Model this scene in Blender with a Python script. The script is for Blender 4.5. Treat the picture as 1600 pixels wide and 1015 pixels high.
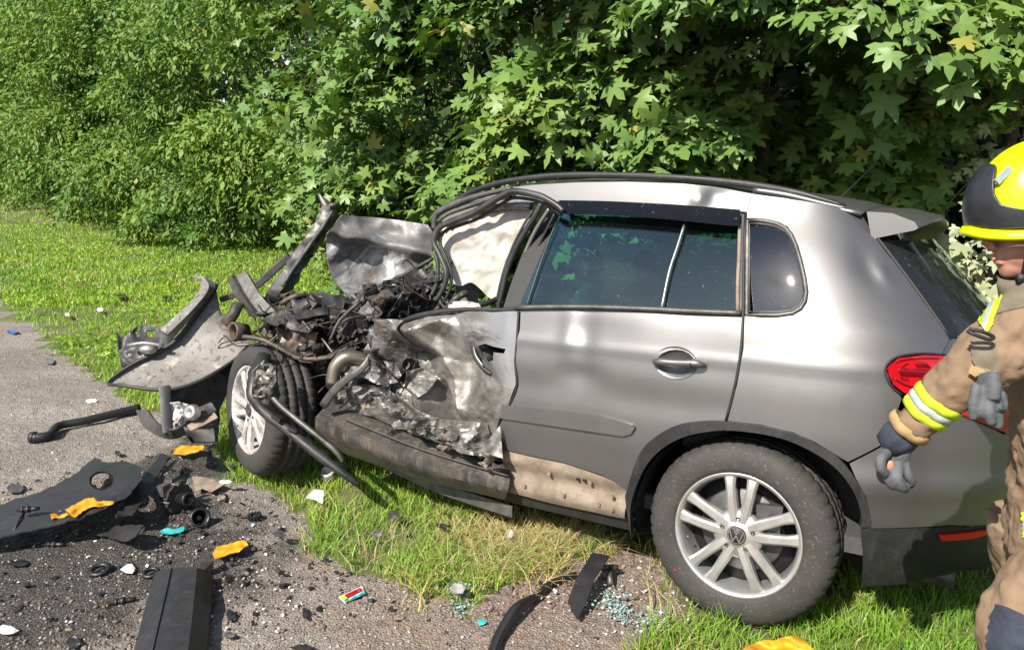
import bpy, bmesh, math, random
import numpy as np
from mathutils import Vector, Matrix, noise
from mathutils.geometry import delaunay_2d_cdt
random.seed(7); rng = np.random.default_rng(7)
sc = bpy.context.scene
for o in list(bpy.data.objects): bpy.data.objects.remove(o)
# ---------------------------------------------------------------- camera, sky, sun, exposure
H = 1.69; TH = math.radians(12.0); F = 1200.0
cam_d = bpy.data.cameras.new('camera'); cam = bpy.data.objects.new('camera', cam_d); sc.collection.objects.link(cam)
cam.location = (0, 0, H); cam.rotation_euler = (math.radians(90) - TH, 0, 0)
cam_d.sensor_width = 36; cam_d.lens = 36 * F / 1600; cam_d.clip_start = .05; cam_d.clip_end = 900
sc.camera = cam
SUN = Vector((-.42, -.56, .69)).normalized()
sd = bpy.data.lights.new('sun', 'SUN'); sd.energy = 5.0; sd.angle = math.radians(.5); sd.color = (1, .935, .83)
so = bpy.data.objects.new('sun', sd); sc.collection.objects.link(so); so.rotation_euler = SUN.to_track_quat('Z', 'Y').to_euler()
world = bpy.data.worlds.new('World'); sc.world = world; world.use_nodes = True
wn = world.node_tree; wn.nodes.clear()
def wnode(t, **k):
    n = wn.nodes.new(t)
    for a, b in k.items(): setattr(n, a, b)
    return n
sky = wnode('ShaderNodeTexSky', sky_type='NISHITA', sun_disc=False, sun_elevation=math.asin(SUN.z), sun_rotation=math.atan2(SUN.x, SUN.y), air_density=1.0, dust_density=1.2)
bg = wnode('ShaderNodeBackground'); bg.inputs[1].default_value = .09
bc = wnode('ShaderNodeBackground'); bc.inputs[0].default_value = (1, .98, .95, 1); bc.inputs[1].default_value = .8
tc = wnode('ShaderNodeTexCoord'); mp = wnode('ShaderNodeMapping'); mp.inputs['Scale'].default_value = (1, 1, 2.2)
nz = wnode('ShaderNodeTexNoise'); nz.inputs['Scale'].default_value = 2.6; nz.inputs['Detail'].default_value = 8; nz.inputs['Roughness'].default_value = .55
cr = wnode('ShaderNodeValToRGB'); cr.color_ramp.elements[0].position = .52; cr.color_ramp.elements[1].position = .74
mx = wnode('ShaderNodeMixShader'); wo = wnode('ShaderNodeOutputWorld')
L = wn.links.new
L(tc.outputs['Generated'], mp.inputs[0]); L(mp.outputs[0], nz.inputs['Vector']); L(nz.outputs[0], cr.inputs[0]); L(cr.outputs[0], mx.inputs[0])
L(sky.outputs[0], bg.inputs[0]); L(bg.outputs[0], mx.inputs[1]); L(bc.outputs[0], mx.inputs[2]); L(mx.outputs[0], wo.inputs[0])
sc.view_settings.view_transform = 'Standard'; sc.view_settings.look = 'None'; sc.view_settings.exposure = 0.88; sc.view_settings.gamma = 1
sc.render.engine = 'CYCLES'
sc.cycles.max_bounces = 6; sc.cycles.transparent_max_bounces = 12; sc.cycles.caustics_reflective = False; sc.cycles.caustics_refractive = False
sc.cycles.sample_clamp_indirect = 4

# ---------------------------------------------------------------- geometry helpers
cT, sT = math.cos(TH), math.sin(TH)
def ray(px, py):
    a = (px - 800) / F; b = (507.5 - py) / F
    return Vector((a, cT + b * sT, -sT + b * cT))
def Wd(px, py, d): return Vector((0, 0, H)) + ray(px, py) * d          # point at depth d
def G(px, py, h=0.0):                                                   # point on the plane z = h
    r = ray(px, py); return Vector((0, 0, H)) + r * ((h - H) / r.z)
CARM = Matrix(((0.85205, 0.52203, 0.03857, 1.2654), (-0.52276, 0.84480, 0.11420, 3.30009), (0.02703, -0.11747, 0.99271, -0.09831), (0, 0, 0, 1)))
CARI = CARM.inverted()
def C(x, y, z): return CARM @ Vector((x, y, z))
CAMC = CARI @ Vector((0, 0, H))
def crayd(px, py): return (CARI.to_3x3() @ ray(px, py))
def K(px, py, y):                                                        # car-frame point on plane y
    d = crayd(px, py); return CAMC + d * ((y - CAMC.y) / d.y)
def KW(px, py, y): return CARM @ K(px, py, y)
ZS = [.10, .15, .25, .35, .5, .62, .75, .9, 1.02, 1.12, 1.18, 1.3, 1.4, 1.5, 1.56, 1.60, 1.64, 1.70, 1.78]
WS = [.76, .79, .84, .87, .90, .915, .922, .917, .90, .878, .852, .797, .747, .69, .66, .642, .627, .605, .57]
RS = [.74, .78, .85, .89, .92, .92, .92, .91, .88, .82, .77, .67, .58, .50, .44, .41, .38, .36, .34]
SX0 = 0.0; NE = 2.6; SL = 1.3
def wz(z): return float(np.interp(z, ZS, WS))
def rz(z): return float(np.interp(z, ZS, RS))
def Ssm(f, z): return (f(z - .03) + f(z) * 2 + f(z + .03)) / 4
def SP(s, z, out=0.0, side=-1):
    w = Ssm(wz, z); r = Ssm(rz, z)
    def q(s_):
        if s_ <= SX0: return s_, w
        ph = min(math.pi / 2, (s_ - SX0) / SL * math.pi / 2)
        return SX0 + (r - SX0) * math.sin(ph) ** (2 / NE), w * max(0, math.cos(ph)) ** (2 / NE)
    x, y = q(s)
    if out:
        e = .01; w0 = Ssm(wz, z - e); w1 = Ssm(wz, z + e)
        x1, y1 = q(s - e); x2, y2 = q(s + e)
        tx, ty = x2 - x1, y2 - y1
        n = Vector((-ty, tx, -(w1 - w0) / (2 * e) * math.hypot(tx, ty))); n.normalize()
        x += n.x * out; y += n.y * out; z += n.z * out
    return Vector((x, side * y, z))
def hit(px, py):
    d = crayd(px, py)
    def Fv(t):
        p = CAMC + d * t
        if p.z > 1.76: return 1.0
        w = Ssm(wz, p.z); r = Ssm(rz, p.z)
        return (abs(p.y) / w) ** NE + (max(0, p.x - SX0) / (r - SX0)) ** NE - 1
    best = (9, 0); t = 1.2; prev = t
    while t < 6:
        f = Fv(t)
        if f < best[0]: best = (f, t)
        if f < 0:
            a, b = prev, t
            for _ in range(30):
                m = (a + b) / 2
                if Fv(m) < 0: b = m
                else: a = m
            t = b; break
        prev = t; t += .02
    else: t = best[1]
    p = CAMC + d * t
    if p.x <= SX0: return (p.x, p.z)
    w = Ssm(wz, p.z); r = Ssm(rz, p.z)
    ph = math.atan2(min(1, max(0, (p.x - SX0) / (r - SX0))) ** (NE / 2), (abs(p.y) / w) ** (NE / 2))
    return (SX0 + ph / (math.pi / 2) * SL, p.z)

MATS = {}
def link(o): sc.collection.objects.link(o); return o
def empty(name, loc=(0, 0, 0), label=None, cat=None, group=None, mat=None):
    o = link(bpy.data.objects.new(name, None)); o.empty_display_size = .05
    o.matrix_world = mat if mat is not None else Matrix.Translation(loc)
    tag(o, label, cat, group); return o
def tag(o, label=None, cat=None, group=None, kind=None):
    if label: o['label'] = label
    if cat: o['category'] = cat
    if group: o['group'] = group
    if kind: o['kind'] = kind
    return o
def wmat(o):
    m = o.matrix_basis.copy()
    while o.parent: o = o.parent; m = o.matrix_basis @ m
    return m
def mesh_obj(name, V, Fc, mat, parent=None, smooth=True, loc=None, label=None, cat=None, group=None, kind=None, sharp=None):
    """V: world-space verts. Geometry becomes local to parent (or to loc)."""
    V = np.asarray([tuple(v) for v in V] if not isinstance(V, np.ndarray) else V, dtype=np.float64)
    if parent is not None: Mi = np.array(wmat(parent).inverted())
    else:
        if loc is None and kind is None: loc = ((V[:, 0].min() + V[:, 0].max()) / 2, (V[:, 1].min() + V[:, 1].max()) / 2, V[:, 2].min())
        Mi = np.array(Matrix.Translation(loc or (0, 0, 0)).inverted())
    V = V @ Mi[:3, :3].T + Mi[:3, 3]
    me = bpy.data.meshes.new(name)
    if isinstance(Fc, np.ndarray):
        n, k = Fc.shape
        me.vertices.add(len(V)); me.vertices.foreach_set('co', V.astype(np.float32).ravel())
        me.loops.add(n * k); me.loops.foreach_set('vertex_index', Fc.astype(np.int32).ravel())
        me.polygons.add(n); me.polygons.foreach_set('loop_start', np.arange(0, n * k, k, dtype=np.int32))
        try: me.polygons.foreach_set('loop_total', np.full(n, k, dtype=np.int32))
        except Exception: pass
        me.update(calc_edges=True)
    else: me.from_pydata(V.tolist(), [], [list(f) for f in Fc])
    if smooth: me.polygons.foreach_set('use_smooth', np.ones(len(me.polygons), dtype=bool))
    ms = mat if isinstance(mat, (list, tuple)) else [mat]
    for m in ms: me.materials.append(MATS[m])
    o = link(bpy.data.objects.new(name, me))
    if parent is not None: o.parent = parent
    elif loc: o.location = loc
    tag(o, label, cat, group, kind)
    return o
def flat_angle(o, ang=35):
    """mark sharp edges by angle so smooth shading keeps creases"""
    me = o.data; bm = bmesh.new(); bm.from_mesh(me)
    for e in bm.edges:
        if len(e.link_faces) == 2:
            if e.calc_face_angle(0) > math.radians(ang): e.smooth = False
    bm.to_mesh(me); bm.free(); return o
class MB:
    """collects shapes (world space) into one mesh"""
    def __init__(s): s.v = []; s.f = []
    def add(s, V, Fc):
        n = len(s.v); s.v += [Vector(v) for v in V]; s.f += [[i + n for i in f] for f in Fc]; return s
    def box(s, c, sz, rot=None, jit=0):
        R = rot if rot is not None else Matrix.Identity(3)
        V = [Vector(c) + R @ Vector((sx * sz[0] / 2, sy * sz[1] / 2, sz_ * sz[2] / 2)) + Vector([random.uniform(-jit, jit) for _ in range(3)]) for sx in (-1, 1) for sy in (-1, 1) for sz_ in (-1, 1)]
        return s.add(V, [(0, 1, 3, 2), (4, 6, 7, 5), (0, 4, 5, 1), (2, 3, 7, 6), (0, 2, 6, 4), (1, 5, 7, 3)])
    def tube(s, P, r, seg=10, cap=True, sq=None, wob=0, res=0):
        P = [Vector(p) for p in P]
        R = list(r) if isinstance(r, (list, tuple)) else [r] * len(P)
        if res: P, R = crs(P, R, res)
        t0 = None; rings = []
        up = Vector((0, 0, 1))
        for i, p in enumerate(P):
            t = (P[min(i + 1, len(P) - 1)] - P[max(i - 1, 0)]).normalized()
            if t0 is None:
                a = up if abs(t.z) < .9 else Vector((1, 0, 0)); n = t.cross(a).normalized()
            else:
                n = (n - t * n.dot(t)).normalized()
            b = t.cross(n); t0 = t
            ring = []
            for k in range(seg):
                an = 2 * math.pi * (k + .5) / seg; ca, sa = math.cos(an), math.sin(an)
                if sq: ca = math.copysign(abs(ca) ** sq[2], ca) * sq[0]; sa = math.copysign(abs(sa) ** sq[2], sa) * sq[1]
                rr = R[i] * (1 + (wob * noise.noise(p * 25 + Vector((k, 0, 0))) if wob else 0))
                ring.append(p + (n * ca + b * sa) * rr)
            rings.append(ring)
        V = [v for r_ in rings for v in r_]; Fc = []
        for i in range(len(P) - 1):
            for k in range(seg):
                a = i * seg + k; b2 = i * seg + (k + 1) % seg; Fc.append((a, b2, b2 + seg, a + seg))
        if cap: Fc.append(tuple(range(seg))[::-1]); Fc.append(tuple(range((len(P) - 1) * seg, len(P) * seg)))
        return s.add(V, Fc)
    def lathe(s, prof, M, seg=24, mod=None, close=False):
        """prof: (r, h) revolved round local Z of M"""
        V = []; n = len(prof); Fc = []
        for k in range(seg):
            a = 2 * math.pi * k / seg
            for j, (r, h) in enumerate(prof):
                if mod: r, h = mod(k, j, r, h)
                V.append(M @ Vector((r * math.cos(a), r * math.sin(a), h)))
        for k in range(seg):
            k2 = (k + 1) % seg
            for j in range(n - (0 if close else 1)):
                j2 = (j + 1) % n
                Fc.append((k * n + j, k2 * n + j, k2 * n + j2, k * n + j2))
        return s.add(V, Fc)
    def ell(s, c, rad, rot=None, seg=16, rings=10):
        R = rot if rot is not None else Matrix.Identity(3)
        V = []; Fc = []
        for i in range(rings + 1):
            th = math.pi * i / rings
            for k in range(seg):
                a = 2 * math.pi * k / seg
                V.append(Vector(c) + R @ Vector((rad[0] * math.sin(th) * math.cos(a), rad[1] * math.sin(th) * math.sin(a), rad[2] * math.cos(th))))
        for i in range(rings):
            for k in range(seg):
                k2 = (k + 1) % seg; Fc.append((i * seg + k, (i + 1) * seg + k, (i + 1) * seg + k2, i * seg + k2))
        return s.add(V, Fc)
    def build(s, name, mat, parent=None, **k):
        fa = k.pop('flat', None)
        o = mesh_obj(name, s.v, s.f, mat, parent, **k)
        if fa: flat_angle(o, fa)
        return o
def crs(P, R, n):
    """Catmull-Rom resample"""
    Q = []; S = []
    for i in range(len(P) - 1):
        p0 = P[max(i - 1, 0)]; p1 = P[i]; p2 = P[i + 1]; p3 = P[min(i + 2, len(P) - 1)]
        for k in range(n):
            t = k / n
            Q.append(.5 * ((2 * p1) + (p2 - p0) * t + (2 * p0 - 5 * p1 + 4 * p2 - p3) * t * t + (3 * p1 - p0 - 3 * p2 + p3) * t ** 3))
            S.append(R[i] * (1 - t) + R[i + 1] * t)
    Q.append(P[-1]); S.append(R[-1]); return Q, S
def pip(x, y, poly):
    c = False; n = len(poly); j = n - 1
    for i in range(n):
        xi, yi = poly[i]; xj, yj = poly[j]
        if (yi > y) != (yj > y) and x < (xj - xi) * (y - yi) / (yj - yi) + xi: c = not c
        j = i
    return c
def resamp(poly, res):
    out = []; n = len(poly)
    for i in range(n):
        a = poly[i]; b = poly[(i + 1) % n]; d = math.hypot(b[0] - a[0], b[1] - a[1]); k = max(1, int(d / res))
        for t in range(k): out.append((a[0] + (b[0] - a[0]) * t / k, a[1] + (b[1] - a[1]) * t / k))
    return out
def smooth_poly(P, n=4):
    m = len(P); Q = []
    for i in range(m):
        p0, p1, p2, p3 = [Vector(P[(i + k) % m]) for k in (-1, 0, 1, 2)]
        for k in range(n):
            t = k / n; q = .5 * ((2 * p1) + (p2 - p0) * t + (2 * p0 - 5 * p1 + 4 * p2 - p3) * t * t + (3 * p1 - p0 - 3 * p2 + p3) * t ** 3); Q.append((q.x, q.y))
    return Q
def triangulate(poly, res, holes=()):
    loops = [resamp(poly, res)] + [resamp(h, res) for h in holes]
    V = []; E = []
    for lp in loops:
        n0 = len(V); V += [Vector(p) for p in lp]; E += [(n0 + i, n0 + (i + 1) % len(lp)) for i in range(len(lp))]
    xs = [p[0] for p in poly]; ys = [p[1] for p in poly]
    edge = np.array([tuple(v) for v in V])
    y = min(ys) + res * .5; row = 0
    while y < max(ys):
        x = min(xs) + res * (.5 if row % 2 else 0)
        while x < max(xs):
            if pip(x, y, poly) and not any(pip(x, y, h) for h in holes):
                if ((edge[:, 0] - x) ** 2 + (edge[:, 1] - y) ** 2).min() > (res * .55) ** 2: V.append(Vector((x, y)))
            x += res
        y += res * .87; row += 1
    r = delaunay_2d_cdt(V, E, [], 0, 1e-7)
    vo, fo = r[0], r[2]
    tri = []
    for f in fo:
        cx = sum(vo[i].x for i in f) / 3; cy = sum(vo[i].y for i in f) / 3
        if pip(cx, cy, poly) and not any(pip(cx, cy, h) for h in holes):
            a_, b_, c_ = [vo[i] for i in f[:3]]
            ar2 = abs((b_.x - a_.x) * (c_.y - a_.y) - (b_.y - a_.y) * (c_.x - a_.x))
            if ar2 / max((a_ - b_).length, (b_ - c_).length, (a_ - c_).length) < .06 * res: continue
            tri.append(tuple(f) if (b_.x - a_.x) * (c_.y - a_.y) - (b_.y - a_.y) * (c_.x - a_.x) > 0 else tuple(f)[::-1])
    return [(v.x, v.y) for v in vo], tri
def shell(name, uv, tri, P, mat, parent, thick=.004, **k):
    """closed thin shell from a triangulated front surface P (world points)"""
    n = len(P); P = np.array([tuple(p) for p in P]); T = np.array(tri)
    fn = np.cross(P[T[:, 1]] - P[T[:, 0]], P[T[:, 2]] - P[T[:, 0]])
    # orient towards the camera side
    cen = P[T].mean(1); vw = cen - np.array([0, 0, H])
    if (fn * vw).sum() > 0: T = T[:, ::-1]; fn = -fn
    N = np.zeros_like(P)
    for j in range(3): np.add.at(N, T[:, j], fn)
    N /= np.linalg.norm(N, axis=1, keepdims=True) + 1e-12
    B = P - N * thick
    cnt = {}
    for a, b, c in T.tolist():
        for e in ((a, b), (b, c), (c, a)): cnt[e] = 1
    bd = [e for e in cnt if (e[1], e[0]) not in cnt]
    V = [P, B]; Fc = T.tolist() + (T[:, ::-1] + n).tolist()
    ids = sorted({i for e in bd for i in e}); mp_ = {v: i for i, v in enumerate(ids)}; m = len(ids)
    V += [P[ids], B[ids]]
    for a, b in bd: Fc.append([2 * n + mp_[b], 2 * n + mp_[a], 2 * n + m + mp_[a], 2 * n + m + mp_[b]])
    return mesh_obj(name, np.concatenate(V), Fc, mat, parent, **k)
def panel(name, poly, mat, parent, res=.03, out=0.0, thick=.004, disp=None, holes=(), side=-1, sm=False, **k):
    """poly: photograph positions on the near body side, or ('s', s, z) along the body surface"""
    cv = lambda p: (p[1], p[2]) if p[0] == 's' else hit(*p)
    pl = [cv(p) for p in poly]; hl = [[cv(p) for p in h] for h in holes]
    if sm: pl = smooth_poly(pl)
    uv, tri = triangulate(pl, res, hl)
    P = [CARM @ SP(s, z, out + (disp(s, z) if disp else 0), side) for s, z in uv]
    return shell(name, uv, tri, P, mat, parent, thick, **k)
def _sheet(name, poly, dep, mat, parent, res=6, thick=.004, amp=0, fr=6, seed=0, holes=(), sm=False, bend=None, fold=0, **k):
    """poly in photograph positions; dep = (depth, slope_x, slope_y per 100 px): a sheet standing at its own depth"""
    cx = sum(p[0] for p in poly) / len(poly); cy = sum(p[1] for p in poly) / len(poly)
    if sm: poly = smooth_poly(poly)
    uv, tri = triangulate(poly, res, holes)
    P = []
    for x, y in uv:
        d = dep[0] + dep[1] * (x - cx) / 100 + dep[2] * (y - cy) / 100
        p = Wd(x, y, d)
        if amp:
            q = p * fr + Vector((seed * 7.3, seed * 3.1, 0))
            a = noise.noise(q) + .5 * abs(noise.noise(q * 2.3)) * 2 - .5 + .25 * noise.noise(q * 5.1)
            d += amp * a
        if bend: d += bend(x, y)
        if fold:
            w = noise.noise(p * 4 + Vector((seed, 0, 0)))
            for j, (an, f_, am) in enumerate([(.5 + seed, 7, .5), (1.9 + seed * 1.3, 9.5, .4), (2.8 + seed * .7, 17, .2), (1.0, 30, .08)]): u_ = ((p.x * math.cos(an) + p.z * math.sin(an)) * f_ + w * 1.2) % 2; d += fold * am * (.5 - abs(u_ - 1))
        P.append(Wd(x, y, d))
    return shell(name, uv, tri, P, mat, parent, thick, **k)

def sheet(*a, **k):
    o = _sheet(*a, **k)
    return flat_angle(o, 24) if k.get('fold') else o
# ---------------------------------------------------------------- materials
def new_mat(name):
    m = bpy.data.materials.new(name); m.use_nodes = True; m.node_tree.nodes.clear(); MATS[name] = m; return m
class NT:
    def __init__(s, name): s.m = new_mat(name); s.t = s.m.node_tree; s.o = s.n('ShaderNodeOutputMaterial'); s.tc = s.n('ShaderNodeTexCoord')
    def n(s, t, inp=None, **k):
        nd = s.t.nodes.new(t)
        for a, b in k.items(): setattr(nd, a, b)
        for a, b in (inp or {}).items():
            if hasattr(b, 'node'): s.t.links.new(b, nd.inputs[a])
            else: nd.inputs[a].default_value = b
        return nd
    def noise(s, sc_, det=4, rough=.5, vec=None, dist=0): return s.n('ShaderNodeTexNoise', {'Scale': sc_, 'Detail': det, 'Roughness': rough, 'Distortion': dist, 'Vector': vec or s.tc.outputs['Object']}).outputs[0]
    def ramp(s, fac, stops, interp='LINEAR'):
        r = s.n('ShaderNodeValToRGB', {0: fac}); e = r.color_ramp.elements; r.color_ramp.interpolation = interp
        while len(e) < len(stops): e.new(.5)
        for x, (p, c) in zip(e, stops): x.position = p; x.color = (c if len(c) == 4 else (*c, 1)) if isinstance(c, tuple) else (c, c, c, 1)
        return r.outputs[0]
    def mix(s, fac, a, b, bt='MIX'):
        nd = s.n('ShaderNodeMix', data_type='RGBA', blend_type=bt)
        for i, v in ((0, fac), (6, a), (7, b)):
            if hasattr(v, 'node'): s.t.links.new(v, nd.inputs[i])
            else: nd.inputs[i].default_value = v if i == 0 else (v if len(v) == 4 else (*v, 1))
        return nd.outputs[2]
    def math(s, op, a, b=0.0):
        return s.n('ShaderNodeMath', {0: a, 1: b}, operation=op).outputs[0]
    def bump(s, h, st=.3, dist=.01): return s.n('ShaderNodeBump', {'Height': h, 'Strength': st, 'Distance': dist}).outputs[0]
    def pbr(s, col, rough=.5, metal=0, bump=None, **k):
        inp = {'Base Color': col if hasattr(col, 'node') or len(col) == 4 else (*col, 1), 'Roughness': rough, 'Metallic': metal}
        if bump is not None: inp['Normal'] = bump
        inp.update(k); b = s.n('ShaderNodeBsdfPrincipled', inp); s.out(b.outputs[0]); return b
    def out(s, x): s.t.links.new(x, s.o.inputs[0])
def simple(name, col, rough=.5, metal=0, var=.25, scale=30, bst=.15, bd=.003, **k):
    t = NT(name); n1 = t.noise(scale, 5, .6); c = t.mix(t.ramp(n1, [(.3, 0.0), (.7, 1.0)]), tuple(x * (1 - var) for x in col), tuple(min(1, x * (1 + var)) for x in col))
    t.pbr(c, rough, metal, t.bump(t.noise(scale * 3, 4), bst, bd), **k); return t
# car paint: grey metallic with a thin film of dust
def paint(name, dust=.25):
    t = NT(name); fl = t.noise(900, 2); d = t.ramp(t.noise(5, 6, .65), [(.35, 0.0), (.75, 1.0)]); sp = t.ramp(t.noise(160, 3, .7), [(.64, 0.0), (.74, 1.0)])
    c = t.mix(t.ramp(fl, [(.35, 0.0), (.65, 1.0)]), (.148, .145, .145), (.190, .187, .187)); c = t.mix(t.math('MULTIPLY', d, dust * .25), c, (.30, .27, .23)); c = t.mix(t.math('MULTIPLY', sp, dust), c, (.38, .35, .31))
    rg = t.math('ADD', t.math('MULTIPLY', d, .05), .42)
    t.pbr(c, rg, .80, None, **{'Coat Weight': .38, 'Coat Roughness': .06}); return t
paint('paint', .22); paint('paint_dusty', .6)
# crushed painted metal: bare silver, charcoal soot, brown mud
t = NT('crushed'); v1 = t.noise(4.5, 8, .7, dist=.6); v2 = t.noise(22, 8, .75, dist=.4); v3 = t.noise(7, 5, .6, dist=2.5)
vsc = t.n('ShaderNodeMapping', {'Vector': t.tc.outputs['Object'], 'Scale': (3, 3, 26), 'Rotation': (0, .5, 0)}).outputs[0]; scr = t.noise(6, 6, .8, vec=vsc)
c = t.ramp(v1, [(.30, (.04, .038, .036)), (.42, (.10, .094, .088)), (.55, (.18, .172, .16)), (.72, (.36, .35, .34))])
c = t.mix(t.ramp(v2, [(.50, 0.0), (.60, 1.0)]), c, (.065, .06, .056)); c = t.mix(t.ramp(scr, [(.55, 0.0), (.66, 1.0)]), c, (.68, .67, .66)); c = t.mix(t.ramp(v3, [(.60, 0.0), (.72, .8)]), c, (.20, .15, .11))
t.pbr(c, t.ramp(v2, [(.3, .3), (.7, .75)]), .5, t.bump(v2, .5, .006))
t = NT('hood_metal'); v1 = t.noise(3, 7, .7, dist=.7); v2 = t.noise(26, 7, .75); c = t.ramp(v1, [(.36, (.10, .098, .098)), (.52, (.15, .147, .147)), (.60, (.42, .41, .41)), (.68, (.16, .155, .155))])
c = t.mix(t.ramp(v2, [(.54, 0.0), (.68, .75)]), c, (.06, .055, .05)); c = t.mix(t.ramp(t.noise(9, 5, .6), [(.66, 0.0), (.72, .9)]), c, (.32, .17, .08))
t.pbr(c, .55, .2, t.bump(v2, .35, .004))
t = NT('soot'); v1 = t.noise(9, 7, .7); v2 = t.noise(45, 6, .7); c = t.ramp(v1, [(.35, (.014, .013, .013)), (.55, (.045, .042, .04)), (.68, (.11, .10, .09)), (.8, (.24, .22, .2))]); c = t.mix(t.ramp(v2, [(.6, 0.0), (.68, 1.0)]), c, (.20, .17, .14))
t.pbr(c, t.ramp(v2, [(.3, .35), (.7, .8)]), .25, t.bump(v2, .5, .004))
t = NT('rusty'); v1 = t.noise(12, 7, .7); c = t.ramp(v1, [(.35, (.03, .027, .025)), (.5, (.08, .066, .056)), (.62, (.15, .095, .065)), (.75, (.24, .22, .20))]); t.pbr(c, .6, .35, t.bump(t.noise(50, 5), .5, .004))
# dusty black plastic
def plastic(name, base, dust, amt):
    t = NT(name); v1 = t.noise(7, 7, .7); v2 = t.noise(90, 4, .7); st = t.noise(5, 5, .7, vec=t.n('ShaderNodeMapping', {'Vector': t.tc.outputs['Object'], 'Scale': (6, 6, 1.0)}).outputs[0])
    c = t.mix(t.math('MULTIPLY', t.ramp(v1, [(.38, 0.0), (.75, 1.0)]), amt), base, dust); c = t.mix(t.math('MULTIPLY', t.ramp(st, [(.52, 0.0), (.66, 1.0)]), amt), c, dust)
    c = t.mix(t.math('MULTIPLY', t.ramp(v2, [(.58, 0.0), (.7, 1.0)]), amt * .7), c, tuple(min(1, x * 1.5) for x in dust))
    t.pbr(c, t.ramp(v1, [(.3, .38), (.75, .7)]), 0, t.bump(v2, .25, .0015))
plastic('trim', (.011, .0115, .013), (.055, .05, .046), .28); plastic('trim_muddy', (.024, .025, .028), (.15, .12, .09), .6); plastic('trim_grey', (.035, .035, .038), (.11, .10, .092), .5)
t = NT('bumper_back'); v1 = t.noise(6, 5, .6); v2 = t.ramp(t.noise(34, 3, .5), [(.58, 0.0), (.62, .8)]); c = t.ramp(v1, [(.35, (.12, .11, .10)), (.7, (.21, .195, .175))]); c = t.mix(v2, c, (.07, .062, .055)); c = t.mix(t.ramp(t.noise(5, 5, .6), [(.62, 0.0), (.68, .6)]), c, (.40, .39, .37)); t.pbr(c, .55, 0, t.bump(t.noise(60, 5), .3, .003))
t = NT('mud'); v1 = t.noise(9, 7, .7); c = t.ramp(v1, [(.3, (.12, .088, .062)), (.55, (.24, .19, .145)), (.75, (.32, .27, .22))]); c = t.mix(t.ramp(t.noise(45, 5, .7), [(.6, 0.0), (.7, 1.0)]), c, (.17, .12, .085)); t.pbr(c, .8, 0, t.bump(t.noise(60, 6, .7), .5, .004))
t = NT('tyre'); v1 = t.noise(8, 6, .65); v2 = t.noise(120, 4, .6); c = t.ramp(v1, [(.3, (.022, .0205, .0195)), (.7, (.044, .040, .037))]); c = t.mix(t.ramp(v2, [(.6, 0.0), (.72, .7)]), c, (.17, .145, .12)); t.pbr(c, .75, 0, t.bump(v2, .25, .002))
t = NT('alloy'); v1 = t.noise(14, 6, .65); c = t.ramp(v1, [(.3, (.42, .41, .395)), (.7, (.62, .615, .605))]); t.pbr(c, .34, .75, t.bump(t.noise(80, 3), .08, .001))
t = NT('alloy_dirty'); v1 = t.noise(14, 6, .7, dist=.6); c = t.ramp(v1, [(.35, (.25, .22, .19)), (.5, (.5, .48, .46)), (.7, (.72, .71, .70))]); t.pbr(c, .5, .35, t.bump(t.noise(60, 4), .3, .003))
simple('brake_grey', (.10, .10, .10), .5, .6); simple('black', (.012, .012, .013), .6, bst=.05); simple('rubber', (.013, .013, .014), .45, scale=14, bst=.2)  # first one is the dark grey metal of brake disc and caliper
simple('seal', (.032, .031, .030), .45, var=.55, scale=9); simple('interior', (.05, .05, .052), .85, scale=60); simple('seat_fabric', (.16, .155, .15), .95, scale=80)
simple('steel', (.36, .35, .335), .38, .8, .3, 25); simple('steel_dark', (.10, .095, .09), .5, .6, .5, 16, .4); simple('bronze_pipe', (.24, .21, .17), .35, .8, .3, 12)
t = NT('airbag'); v1 = t.noise(9, 7, .65, dist=.5); c = t.ramp(v1, [(.32, (.27, .245, .205)), (.50, (.40, .385, .35)), (.75, (.47, .46, .44))]); c = t.mix(t.ramp(t.noise(18, 6, .7), [(.66, 0.0), (.78, .6)]), c, (.25, .21, .16))
t.pbr(c, .9, 0, t.bump(t.noise(9, 5, .55, dist=1.5), .25, .02))
def glass(name, tint, refl=.10, rough=.02, dark=0.0, dirt=.04):
    t = NT(name); tr = t.n('ShaderNodeBsdfTransparent', {0: (*tint, 1)}); gl = t.n('ShaderNodeBsdfGlossy', {'Color': (.9, .95, 1, 1), 'Roughness': rough})
    lw = t.n('ShaderNodeFresnel', {'IOR': 1.5}).outputs[0]; fac = t.math('ADD', lw, refl)
    m1 = t.n('ShaderNodeMixShader', {0: fac, 1: tr.outputs[0], 2: gl.outputs[0]})
    df = t.n('ShaderNodeBsdfDiffuse', {0: (.35, .36, .36, 1)}); dm = t.math('ADD', t.math('MULTIPLY', t.ramp(t.noise(60, 6, .75), [(.62, 0.0), (.72, 1.0)]), .35), dirt)
    m2 = t.n('ShaderNodeMixShader', {0: dm, 1: m1.outputs[0], 2: df.outputs[0]}); t.out(m2.outputs[0])
glass('glass', (.34, .64, .66), .03, .03, dirt=.004); glass('quarter_glass_mat', (.05, .12, .13), .07, .035, dirt=.004); glass('rear_glass_mat', (.03, .032, .025), .0, .08, dirt=.035); glass('visor', (.02, .02, .05), .0, .10, dirt=.006)
t = NT('lamp_red'); c = t.ramp(t.noise(8, 2), [(.3, (.25, .003, .006)), (.7, (.40, .006, .010))]); t.pbr(c, .08, 0, **{'Coat Weight': .6})
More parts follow.
